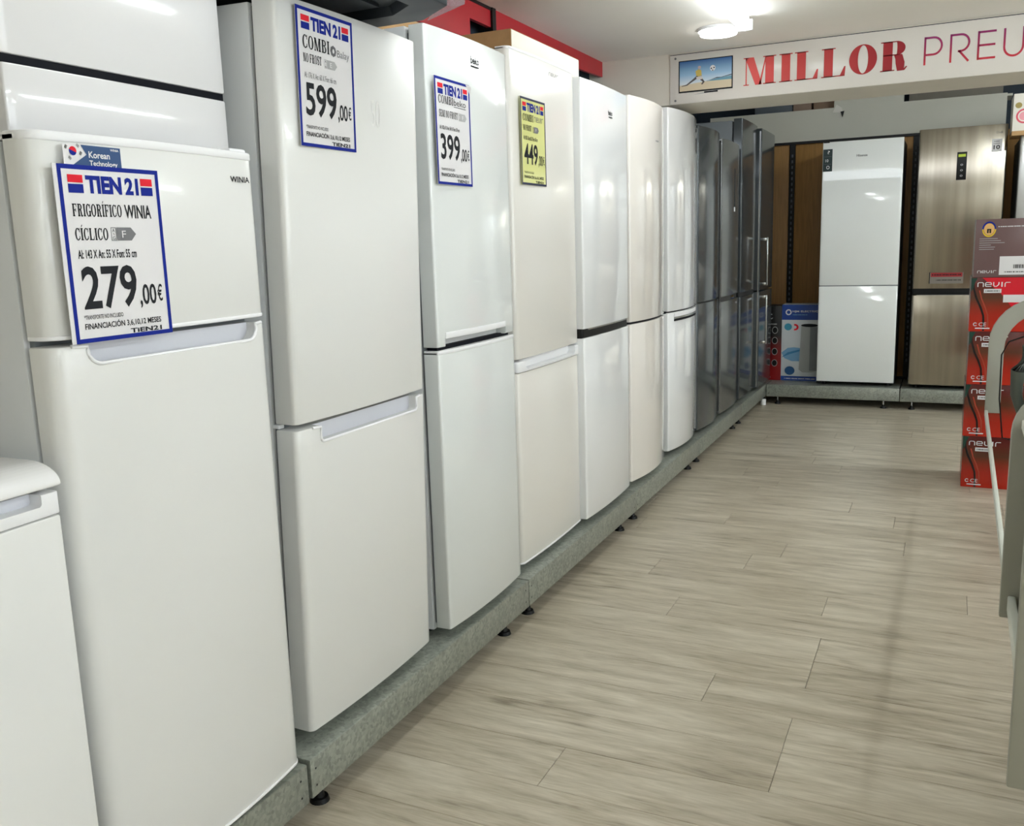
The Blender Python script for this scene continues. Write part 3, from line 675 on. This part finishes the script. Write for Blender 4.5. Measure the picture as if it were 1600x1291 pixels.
box('hinge_cover', BLACK, -.2, -.03, .3, .36, 2.225-ZP, 2.245-ZP, F10.root, bevel=.004)
F11 = Fridge('dark refrigerator with two vertical chrome bar handles in the corner', -1.345, 7.440, 8.02, 2.222, .20, body=BLACK, door=DARKF, t=.06, bulge=.004, r=.006, depth=.60, gask=BLACK)
du = F11.door(.982, 2.222); dlw = F11.door(.20, .972)
side_strip(F11, .21, 2.2)
for dd, za, zb in ((du, 1.02, 1.395), (dlw, .555, .945)):
    h_ = MB().box(.045, .058, .028, .048, za-ZP, zb-ZP).build('handle', CHROME, dd, bevel=.003)
    for zz in (za+.004, zb-.024): box('handle_mount', CHROME, .0, .046, .028, .048, zz-ZP, zz+.02-ZP, h_, bevel=.002)
# --- back row
BR = -math.pi/2
F12 = Fridge('white glass refrigerator with dark sides standing on the back plinth', 7.90, -.948, -.352, 2.124, .205, body=DARKS, door=GLASSW, t=.05, bulge=0.0, r=.003, rz=BR, depth=.5, gask=BLACK)
d = F12.door(.993, 2.124); F12.door(.205, .986); F12.slab('seam', .984-ZP, .995-ZP, GASK, off=-.004, e=.001)
box('hinge_cover', BLACK, -.05, .002, .006, .05, 2.118-ZP, 2.132-ZP, F12.root); box('bottom_hinge', BLACK, -.04, .002, .0, .04, .190-ZP, .204-ZP, F12.root)
sk = empty('energy_sticker', (-.944, 7.8985, 1.897), 'small black sticker on the white glass refrigerator', 'sticker', None, BR)
box('sheet', mat('dark_green_ink', (18, 42, 44), .3), 0, .001, 0, .07, 0, .172, sk)
text('10', PAPER, sk, .018, .073, .04, .095, .0014); text('?', PAPER, sk, .032, .135, .05, .16, .0014); place_flat('emblem', ring(0, 0, 1, 1, .7, .7), PAPER, sk, .026, .018, .05, .045, .0014); place_flat('rule', [rect(0, 0, 1, 1)], INKG, sk, .006, .114, .064, .1155, .0014); place_flat('rule', [rect(0, 0, 1, 1)], INKG, sk, .006, .056, .064, .0575, .0014)
text('Hisense', INKG, d, .255, 1.998-ZP, .335, 2.016-ZP, .001, .02)
F13 = Fridge('brushed steel refrigerator with black display and a 10 sticker', 7.88, -.245, .353, 2.163, .203, body=DARKS, door=STEEL, t=.06, bulge=.006, r=.010, rz=BR, depth=.52, gask=BLACK)
d = F13.door(.962, 2.163); d2 = F13.door(.203, .912, e=.006); F13.slab('black_band', .910-ZP, .964-ZP, BLACK, off=-.02, e=.001)
box('grip_strip', CHROME, -.02, -.001, .03, .57, .908-ZP, .914-ZP, F13.root)
F13.slab('display', 1.776-ZP, 1.981-ZP, BLACK, off=.001, ya=.267, yb=.334, th=.006, e=.002, parent=d)
place_flat('display_label', [rect(0, 0, 1, 1)], mat('lime_ink', (190, 210, 60), .4), d, .276, 1.945-ZP, .325, 1.965-ZP, .0085)
for zz in (1.80, 1.84, 1.88): place_flat('display_mark', ring(0, 0, 1, 1, .6, .6, n=16), INKL, d, .292, zz-ZP, .310, zz+.014-ZP, .0085)
sk = empty('warranty_sticker', (.250, 7.874, 1.969), 'white square sticker reading 10 on the steel refrigerator', 'sticker', None, BR)
box('sheet', PAPER, 0, .001, 0, .068, 0, .09, sk); text('10', INK, sk, .012, .015, .054, .045, .0014, .02); fine_print(1, INKG, sk, .015, .066, .053, .078, .0014); fine_print(1, INKG, sk, .012, .052, .056, .061, .0014)
place_flat('emblem', ring(0, 0, 1, 1, .75, .75, n=20), INKG, d, .52, 2.098-ZP, .536, 2.114-ZP, .0032); text('LG', INKG, d, .54, 2.099-ZP, .562, 2.113-ZP, .0032)
sk = empty('info_label', (-.129, 7.872, 1.001), 'red and grey strip label on the steel refrigerator door', 'sticker', None, BR)
place_flat('sheet', [rect(0, 0, 1, 1)], mat('grey_label', (120, 114, 106), .4), sk, 0, 0, .24, .086, 0)
place_flat('red_bar', [rect(0, 0, 1, 1)], mat('dark_red_ink', (150, 30, 36), .4), sk, .012, .052, .232, .084, .0006); place_flat('edge_bar', [rect(0, 0, 1, 1)], BLACK, sk, 0, 0, .006, .086, .0006)
fine_print(3, INK, sk, .02, .06, .225, .076, .001); fine_print(4, INK, sk, .05, .02, .225, .034, .001)
F14 = Fridge('silver refrigerator beside the brushed steel one under a white carton', 7.70, .425, 1.02, 2.055, .203, body=DARKS, door=mat('silver_paint', (170, 170, 168), .3, metal=.7), t=.06, bulge=.004, r=.008, rz=BR, depth=.60, gask=BLACK)
F14.door(.98, 2.055); F14.door(.203, .97)
bx_ = empty('carton', (.365, 7.66, 2.055), 'white carton with a round pink emblem on top of the silver refrigerator', 'carton', None, BR)
box('carton_body', CARDW, -.30, 0, .0, .5, .03, .285, bx_, bevel=.002); box('carton_base', CARD, -.30, .0, .0, .5, 0, .03, bx_)
place_flat('emblem', ring(.5, .5, .5, .5, .38, .38, 20, 340), mat('pink_ink', (205, 60, 80), .4), bx_, .02, .08, .12, .18, .001, (0, 0, 1, 1)); place_flat('emblem', [disc(.5, .5, .3, .3)], mat('rose_ink', (226, 150, 160), .4), bx_, .02, .08, .12, .18, .001, (0, 0, 1, 1))
place_flat('emblem', [disc(.5, .5, .5, .5)], mat('olive_ink', (150, 130, 50), .4), bx_, .012, .185, .055, .225, .001, (0, 0, 1, 1))
# cartons standing at the left end of the back plinth
c1 = empty('red_black_carton', (-1.388, 8.10, ZP), 'narrow black and red carton with round icons on the back plinth', 'carton', None, BR)
box('carton_body', grad_mat('black_red_print', [(0, (150, 16, 20)), (.42, (110, 14, 18)), (.6, (18, 18, 20)), (1, (14, 15, 17))], 'Z', 0, .645), -.2, 0, 0, .118, 0, .645, c1, bevel=.002)
for k, zz in enumerate((.12, .22, .315, .405)): place_flat('icon', ring(0, 0, 1, 1, .86, .86), INKL, c1, .040, zz, .088, zz+.06, .001); place_flat('icon', [disc(0, 0, 1, 1)], BLACK, c1, .043, zz+.003, .085, zz+.057, .0006)
fine_print(2, INKL, c1, .02, .48, .08, .495, .001); place_flat('emblem', ring(0, 0, 1, 1, .7, .7, 60, 330), INKL, c1, .015, .53, .045, .575, .001); fine_print(1, PAPER, c1, .012, .02, .035, .03, .001)
c2 = empty('blue_white_carton', (-1.268, 8.098, ZP), 'blue and white carton picturing a grey column appliance beside the white refrigerator', 'carton', None, BR)
box('carton_body', mat('white_print', (214, 220, 224), .4), -.2, 0, 0, .300, 0, .655, c2, bevel=.002)
BLP = mat('royal_ink', (34, 70, 150), .4); LBL = mat('sky_ink', (120, 168, 205), .4)
place_flat('blue_bar', [rect(0, 0, 1, 1)], BLP, c2, .001, .525, .299, .654, .001); place_flat('blue_bar', [rect(0, 0, 1, 1)], BLP, c2, .001, .002, .299, .04, .001)
place_flat('emblem', ring(0, 0, 1, 1, .6, .6), PAPER, c2, .03, .565, .08, .615, .0015); text('HJM ELECTRIC', PAPER, c2, .088, .585, .295, .605, .0015, .02); fine_print(3, LBL, c2, .09, .562, .21, .574, .0015)
wave = [(.0, .20), (.08, .27), (.19, .29), (.19, .18), (.10, .16), (.0, .22)]
place_flat('wave', [[(0, .25), (.06, .285), (.12, .29), (.19, .285), (.19, .19), (.1, .19), (.03, .21)]], LBL, c2, .002, .17, .165, .29, .0012); place_flat('wave', [[(0, .0), (.06, .6), (.19, 1), (.19, .8), (.08, .4)]], mat('mid_blue_ink', (64, 128, 178), .4), c2, .002, .2, .165, .275, .0014)
place_flat('badge', [disc(0, 0, 1, 1)], mat('teal_ink', (60, 150, 180), .4), c2, .022, .435, .085, .495, .0015); place_flat('badge', ring(0, 0, 1, 1, .45, .45, -110, 110), RED, c2, .1, .435, .14, .49, .0015); place_flat('badge', [disc(0, 0, 1, 1)], mat('deep_blue_ink', (34, 84, 132), .4), c2, .032, .05, .115, .125, .0015)
place_flat('picture', [[(0, .06), (.2, .0), (.7, 0), (1, .05), (1, 1), (.1, 1)]], mat('picture_grey', (176, 180, 180), .4), c2, .148, .075, .299, .475, .0018); place_flat('picture', [disc(0, 0, 1, 1)], INK, c2, .16, .465, .299, .492, .002); place_flat('picture', [rect(0, 0, 1, 1)], mat('picture_dark', (128, 134, 136), .4), c2, .235, .09, .297, .465, .0019); place_flat('picture', [rect(0, 0, 1, 1)], INKL, c2, .165, .27, .195, .345, .002)
fine_print(4, PAPER, c2, .03, .012, .285, .026, .0015)

# ------------------------------------------------------------------ low freezer at the row's start and the appliance on the short refrigerator
F0 = Fridge('low white undercounter freezer with a rounded worktop and long grip', -1.312, .455, 1.000, 1.018, .20, t=.05, bulge=.006, r=.006, depth=.50, bodytop=1.02, name='freezer', cat='freezer')
F0.door(.20, .978); hp = F0.slab('grip_panel', .980-ZP, 1.018-ZP, TRIMW, off=.0, e=.002); F0.pocket(hp, .05, .511, 1.018, .019, .006, .03, rim=False)
z = 1.027-ZP
prof = [(-.60, z), (.003, z), (.006, z+.003)]+[(-.064+.07*math.cos(a), z+.004+.034*math.sin(a)) for a in [k*math.pi/20 for k in range(1, 11)]]+[(-.60, z+.038)]
MB().prism_y(prof, 0, F0.w+.002).build('worktop', mat('bright_white_top', (236, 236, 236), .25), F0.root, bevel=.002)
box('worktop_gap', DARKG, -.4, -.03, .01, F0.w-.012, 1.016-ZP, 1.028-ZP, F0.root)
A = Fridge('glossy white appliance with a black seam standing on the short refrigerator', -1.452, 1.098, 1.634, 2.18, 1.601, t=.045, bulge=.003, r=.005, depth=.36, base=1.588, name='tabletop_refrigerator', door=mat('pure_gloss_white', (226, 226, 227), .1, coat=.5, bump=.006, scale=20), body=mat('beige_white_cabinet', (206, 204, 190), .5), gask=BLACK)
A.door(1.738, 2.18); A.door(1.601, 1.724); A.slab('seam', 1.722-1.588, 1.740-1.588, DARKG, off=-.004, e=.001)
bk = empty('leaflet', (-1.60, .985, 1.590), 'printed leaflets lying on top of the short refrigerator', 'leaflet')
bk.location = (-1.44, 1.055, 1.589)
box('sheets', PAPER, -.12, .04, 0, .035, 0, .006, bk, bevel=.001); box('print', INK, -.11, -.05, .002, .03, .006, .0065, bk); box('print', INKL, -.03, -.005, .002, .03, .006, .0065, bk)

# cooker hood lying on the leaning refrigerator
HZ = 1.962
ho = empty('cooker_hood', (-1.45, 1.85, HZ), 'dark grey cooker hood lying on the leaning white refrigerator', 'cooker hood')
pl = [(-.42, -.20), (.24, -.20), (.335, -.12), (.335, .20), (.215, .292), (-.42, .292)]
def hl(z, ins): return [(x-(ins if x > 0 else -ins), y-(ins if y > 0 else -ins), z) for x, y in pl]
shell = MB().loft([hl(0, .0), hl(.05, 0), hl(.09, .03), hl(.2, .05)]).build('shell', HOODM, ho, bevel=.004)
cut(shell, MB().loft([[(-.30, -.13, -.02), (.19, -.13, -.02), (.27, -.07, -.02), (.27, .15, -.02), (.18, .215, -.02), (-.30, .215, -.02)], [(-.30, -.12, .022), (.19, -.12, .022), (.25, -.06, .022), (.25, .14, .022), (.17, .20, .022), (-.30, .20, .022)]]))
box('filter', mat('filter_grey', (46, 54, 62), .45), -.26, .16, -.09, .17, .014, .021, ho)
MB().add([(.30, .2, .0), (.22, .30, .0), (.355, .25, .012), (.34, .20, .06), (.24, .30, .06), (.36, .255, .05)], [(0, 2, 1), (0, 3, 5, 2), (1, 2, 5, 4), (3, 4, 5)]).build('film_corner', FILM, ho)
# cartons on the tops
c = empty('flat_carton', (-1.475, 3.185, 2.068), 'flat white carton with brown end lying on the refrigerator with the yellow sign', 'carton')
box('carton_body', CARDW, -.36, 0, .004, .68, 0, .098, c, bevel=.002); box('end_flap', CARD, -.36, -.002, 0, .004, 0, .098, c); box('brown_top', CARD, -.36, -.004, .006, .678, .098, .101, c)
tag(box('cardboard_sheet', CARD, -1.92, -1.56, 2.38, 2.86, 2.0225, 2.10, bevel=.002), 'brown flat cardboard carton on the refrigerator with the 399 sign', 'carton')

# ------------------------------------------------------------------ sign on the lintel
BN = empty('sign_banner', (-1.443, YB-.001, 2.136), 'long white sign reading MILLOR PREU with a football television picture', 'sign', None, BR)
BW = 2.55
box('panel', mat('banner_white', (226, 222, 216), .25, coat=.2), 0, .006, 0, BW, 0, .258, BN, bevel=.001)
box('top_shadow_line', mat('line_grey', (70, 72, 76), .6), 0, .004, 0, BW, .258, .262, BN)  # thin dark grey line along the top edge of the banner
for zz in (.018, .24): MB().cyl((0, 0), .006, 0, .003, 12).build('screw', INKG, BN, smooth=True).matrix_local = Matrix.Translation((.006, .03, zz)) @ Matrix.Rotation(math.pi/2, 4, 'Y')
X0 = .0072
REDL = grad_mat('sign_red_print', [(0, (222, 66, 60)), (1, (150, 22, 38))], 'Y', .4, 1.22)  # red print; its salmon end also paints in glare on the letters
polys = []; cx = 0
for ch in 'MILLOR':
    P, adv = serif_glyph(ch, .27, .035, .70, .07); polys.append(([[(a+cx, b) for a, b in q] for q in P])); cx += adv+.07
tot = cx-.07
ltr0, ltr1, zb0, zb1 = .402, 1.215, .066, .202
for P in polys:
    xs = [p[0] for q in P for p in q]; sc = (ltr1-ltr0)/tot
    place_flat('letter', P, REDL, BN, ltr0+min(xs)*sc, zb0+(-.005), ltr0+max(xs)*sc, zb1, X0, (min(xs), 0, max(xs), 1))
PUR = grad_mat('sign_purple_print', [(0, (206, 52, 66)), (.5, (170, 40, 84)), (1, (150, 44, 110))], 'Z', .075, .205)
w = .075
pre = [
    stroke([(.04, 0), (.04, 1)], w)+stroke([(.04, .96), (.36, .96)]+[(.36+.30*math.sin(a), .66+.30*math.cos(a)) for a in [k*math.pi/12 for k in range(1, 13)]]+[(.04, .36)], w),
    stroke([(1.0, 0), (1.0, 1)], w)+stroke([(1.0, .96), (1.36, .96)]+[(1.36+.30*math.sin(a), .67+.29*math.cos(a)) for a in [k*math.pi/12 for k in range(1, 13)]]+[(1.26, .38)], w)+stroke([(1.3, .40), (1.66, .0)], w),
    stroke([(2.0, 0), (2.0, 1)], w)+stroke([(2.0, .96), (2.62, .96)], w)+stroke([(2.0, .5), (2.6, .5)], w)+stroke([(2.0, .04), (2.62, .04)], w),
    stroke([(2.92, 1), (2.92, .36)]+[(3.25-.33*math.cos(a), .36-.33*math.sin(a)) for a in [k*math.pi/14 for k in range(1, 14)]]+[(3.58, .36), (3.58, 1)], w)]
for P in pre:
    xs = [p[0] for q in P for p in q]; sc = .1205
    place_flat('letter', P, PUR, BN, 1.283+min(xs)*sc, .072, 1.283+max(xs)*sc, .204, X0, (min(xs), 0, max(xs), 1))
# printed television
ty0, ty1, tz0, tz1 = .048, .345, .056, .224
place_flat('television_picture', [rect(0, 0, 1, 1)], INK, BN, ty0, tz0, ty1, tz1, X0)
SKY = grad_mat('sky_print', [(0, (214, 226, 236)), (.35, (150, 190, 220)), (1, (34, 92, 160))], 'Z', tz0+.05, tz1)
q = (ty0+.006, tz0+.008, ty1-.006, tz1-.005)
place_flat('television_picture', [rect(0, 0, 1, 1)], SKY, BN, *q, X0+.0005)
B1 = (0, 0, 1, 1)
place_flat('television_picture', [[(0, 0), (1, 0), (1, .26), (.5, .27), (0, .20)]], mat('sand_print', (214, 200, 172), .4), BN, *q, X0+.0008, B1)
place_flat('television_picture', [[(.5, .27), (1, .26), (1, .38), (.75, .34)]], mat('sea_print', (110, 160, 182), .4), BN, *q, X0+.001, B1)
place_flat('television_picture', [[(.5, .28), (.62, .32), (.72, .37), (.8, .36), (1, .43), (1, .40), (.8, .345), (.7, .335)]], mat('hill_print', (50, 62, 82), .4), BN, *q, X0+.0012, B1)
place_flat('television_picture', [disc(.64, .69, .052, .095)], PAPER, BN, *q, X0+.0014, B1); place_flat('television_picture', [disc(.615, .68, .014, .025, 8), disc(.665, .70, .014, .025, 8), disc(.64, .62, .012, .02, 8)], INK, BN, *q, X0+.0017, B1)
place_flat('television_picture', [[(.31, .64), (.37, .70), (.42, .66), (.43, .48), (.33, .44)]], mat('shirt_print', (206, 184, 96), .4), BN, *q, X0+.0014, B1)
place_flat('television_picture', stroke([(.36, .46), (.26, .34), (.14, .20), (.04, .17)], [.07, .05, .035, .02])+stroke([(.40, .46), (.43, .34), (.47, .26), (.43, .18)], [.07, .05, .035, .03]), mat('leg_print', (92, 88, 92), .4), BN, *q, X0+.0015, B1)
place_flat('television_picture', [disc(.385, .755, .03, .055, 14)], mat('skin_print', (190, 170, 170), .4), BN, *q, X0+.0015, B1); place_flat('television_picture', [[(.32, .44), (.44, .46), (.45, .36), (.34, .34)]], mat('shorts_print', (216, 210, 210), .4), BN, *q, X0+.0016, B1)
place_flat('television_picture', [[(.0, .0), (.25, .35), (1, 1), (.6, .2)]], INKL, BN, .13, .042, .27, .056, X0); place_flat('television_picture', [rect(0, 0, 1, 1)], INK, BN, .19, .046, .265, .054, X0+.0005)

# ------------------------------------------------------------------ stack of cartons at the end of the display stand
REDBOX = grad_mat('red_carton_print', [(0, (196, 44, 26)), (.3, (176, 40, 24)), (.62, (92, 50, 30)), (.85, (96, 34, 26)), (1, (88, 24, 24))], 'Z', 0, .285, .25)
BRIGHT = mat('bright_red_print', (214, 24, 44), .25)
SC_ = mat('curve_black_ink', (26, 14, 14), .3); SR = mat('curve_red_ink', (172, 62, 40), .3); GRN = mat('green_corner_ink', (20, 62, 52), .3)
def red_box(k, z, dx, label):
    t = empty('red_carton', (.122+dx, 5.5, z), label, 'carton', 'stacked red cartons', BR)
    H = .287
    box('carton_body', REDBOX, -.36, 0, 0, .32, 0, H, t, bevel=.002)
    if k == 3: place_flat('red_panel', [[(.16, 1), (1, 1), (1, .2), (.62, .45), (.45, .7)]], BRIGHT, t, .001, .002, .319, H-.002, .0004, (0, 0, 1, 1))
    cv = [(.02, .96), (.03, .8), (.07, .62), (.13, .45), (.17, .3), (.18, .15), (.18, .0)]
    place_flat('printed_curve', stroke([(a*1.15+.01, b) for a, b in cv], [.02, .03, .035, .035, .03, .03, .03]), SC_, t, 0, .003, .32, H-.003, .0006, (0, 0, 1, 1))
    place_flat('printed_curve', stroke([(a*1.0+.10, b*.92+.03) for a, b in cv[1:]], .022), SR, t, 0, .003, .32, H-.003, .0005, (0, 0, 1, 1))
    place_flat('green_corner', [[(0, 1), (.09, 1), (.05, .9), (.02, .78), (0, .74)]], GRN, t, .001, .003, .32, H-.003, .0007, (0, 0, 1, 1))
    tech(PAPER, t, .030, .237, .185, .262, .001)
    place_flat('label', [rect(0, 0, 1, 1)], PAPER, t, .062, .205, .145, .226, .0009); fine_print(2, INK, t, .07, .210, .137, .221, .0013)
    text('CE', PAPER, t, .047, .028, .083, .048, .001); place_flat('mark', ring(0, 0, 1, 1, .6, .6, 30, 330), PAPER, t, .020, .028, .038, .048, .001); place_flat('mark', [rect(0, 0, 1, 1)], PAPER, t, .03, .014, .10, .02, .001)
    if k == 3: place_flat('white_label', [rect(0, 0, 1, 1)], PAPER, t, .155, .155, .275, .195, .001)
    return t
for k, (dx, lb) in enumerate([(0, 'red carton with a black curve, lowest of the stack, on the floor'), (-.004, 'red carton with a black curve, second up in the stack'), (.0, 'red carton with a black curve, third up in the stack'), (-.005, 'red carton with a bright red panel and white label, under the taupe carton')]):
    red_box(k, k*.2875, dx, lb)
t = empty('taupe_carton', (.124, 5.5, 4*.2875), 'taupe carton with a white label on top of the red stack', 'carton', None, BR)
box('carton_body', mat('taupe_print', (112, 88, 88), .25, var=.05), -.36, 0, 0, .33, 0, .302, t, bevel=.002)
place_flat('emblem', ring(0, 0, 1, 1, .8, .8, 0, 180), BLUE, t, .03, .21, .095, .29, .001, (-1, -1, 1, 1)); place_flat('emblem', ring(0, 0, 1, 1, .8, .8, 180, 360), mat('yellow_ink', (226, 190, 40), .4), t, .03, .21, .095, .29, .001, (-1, -1, 1, 1)); place_flat('emblem', [disc(0, 0, .76, .76)], mat('tan_ink', (226, 178, 110), .4), t, .03, .21, .095, .29, .001, (-1, -1, 1, 1))
place_flat('emblem', [rect(-.3, -.5, -.05, -.1), rect(.05, -.5, .3, -.1), rect(-.3, -.1, .3, .05)], INK, t, .03, .21, .095, .29, .0014, (-1, -1, 1, 1))
fine_print(3, PAPER, t, .105, .258, .225, .266, .001, .02)
for k, wd in enumerate((.085, .10, .118, .055, .075, .07)): place_flat('text_line', [rect(0, 0, 1, .4)], INKL, t, .02, .20-k*.011, .02+wd, .206-k*.011, .001, (0, 0, 1, 1))
tech(PAPER, t, .018, .022, .108, .036, .001)
place_flat('label', [rect(0, 0, 1, 1)], PAPER, t, .12, .012, .30, .108, .001)
bar = []; xx = 0; rr = random.Random(3)
while xx < 1: w_ = rr.choice((.02, .03, .05)); bar.append(rect(xx, 0, xx+w_, 1)); xx += w_+rr.choice((.02, .03))
place_flat('barcode', bar, INK, t, .185, .045, .28, .065, .0014); place_flat('barcode', bar, INK, t, .145, .024, .28, .03, .0014)

# ------------------------------------------------------------------ display stand at the right
G = empty('display_stand', (.15, 2.0, 0), 'grey metal display stand with rounded side panels and pale rails', 'display stand')
G.rotation_euler = (0, 0, -.0125)
def arch(x0, z0, zt, wd, inner, n=8, rad=.16):
    o = [(x0, z0), (x0, zt-rad)]+[(x0+rad*(1-math.cos(k*math.pi/2/n)), zt-rad+rad*math.sin(k*math.pi/2/n)) for k in range(1, n+1)]+[(wd, zt)]
    return o
def side(y, z0, zt, solid, rad, x0=0., th=.022):
    o = arch(x0, z0, zt, .78, None, rad=rad)
    if solid: return MB().prism_y(o+[(.78, z0)], y, y+th).build('side_panel', RACK, G, bevel=.004)
    s_ = .068; i_ = arch(x0+s_, z0, zt-s_, .78, None, rad=max(.02, rad-s_*.6))
    mb = MB(); n = len(o)
    loops = [[(o[k][0], y, o[k][1]), (i_[k][0], y, i_[k][1]), (i_[k][0], y+th, i_[k][1]), (o[k][0], y+th, o[k][1])] for k in range(n)]
    return mb.loft(loops).build('side_frame', RACK, G, bevel=.003)
side(3.05, .50, 1.07, False, .22, x0=.012)
side(.42, .455, 1.03, True, .11)
side(-.20, .36, 1.03, True, .11)
for yy in (3.02, .41, -.21): box('post', RACK, .76, .80, yy, yy+.05, 0, 1.07, G, bevel=.003)
for zz in (.1, 1.02): box('back_rail', RACK, .77, .79, -.2, 3.04, zz, zz+.04, G, bevel=.002)
box('front_rail', RAILM, .012, .026, .44, 3.06, .485, .515, G, bevel=.004)
box('front_rail', RAILM, .016, .034, -.18, .42, .475, .515, G, bevel=.004)
box('front_panel', CABM, .042, .06, -.178, .42, .37, .93, G, bevel=.003)
box('worktop', mat('white_shelf', (225, 224, 214), .35), .020, .78, -.178, .42, .93, .952, G, bevel=.003)
box('kick_base', mat('dark_base', (46, 46, 44), .6), .50, .76, -.178, .42, 0, .37, G)
box('shelf', RACK, .30, .78, .45, 3.04, .42, .445, G, bevel=.003)
for yy in (.6, 2.9): box('leg', RACK, .70, .76, yy, yy+.06, 0, .42, G)
# vacuum cleaner parked on the shelf
V = empty('vacuum_cleaner', (.47, 4.62, .448), 'pale grey vacuum cleaner with a dark bent hose on the display stand shelf', 'vacuum cleaner')
def ell(cx, cy, rx, ry, z, n=20): return [(cx+rx*math.cos(2*math.pi*k/n), cy+ry*math.sin(2*math.pi*k/n), z) for k in range(n)]
MB().loft([ell(0, 0, .10, .13, 0), ell(0, 0, .125, .16, .03), ell(0, 0, .13, .165, .12), ell(0, 0, .115, .15, .22), ell(0, 0, .085, .11, .30), ell(0, 0, .04, .05, .335)]).build('body', mat('pale_grey_shell', (172, 176, 178), .35), V, smooth=True, ang=60)
pts = [(-.13, .02, .10), (-.165, .0, .22), (-.165, -.02, .33), (-.13, -.03, .42), (-.06, -.03, .465), (.04, -.02, .46), (.12, 0, .38)]
MB().tube(pts, [.018, .024, .03, .034, .034, .032, .03], 12).build('hose', mat('grey_green_rubber', (76, 82, 74), .5), V, smooth=True, ang=60)
for k in range(2): MB().cyl((-.02+.0, -.15+.3*k), .045, .0, .03, 16).build('wheel', BLACK, V, smooth=True)
MB().tube([(-.06, -.04, .46), (-.14, -.06, .49), (-.21, -.05, .46), (-.235, -.04, .40), (-.232, -.03, .2), (-.21, -.02, .02), (-.15, 0, .004)], .0035, 6).build('cable', BLACK, V, smooth=True, ang=60)
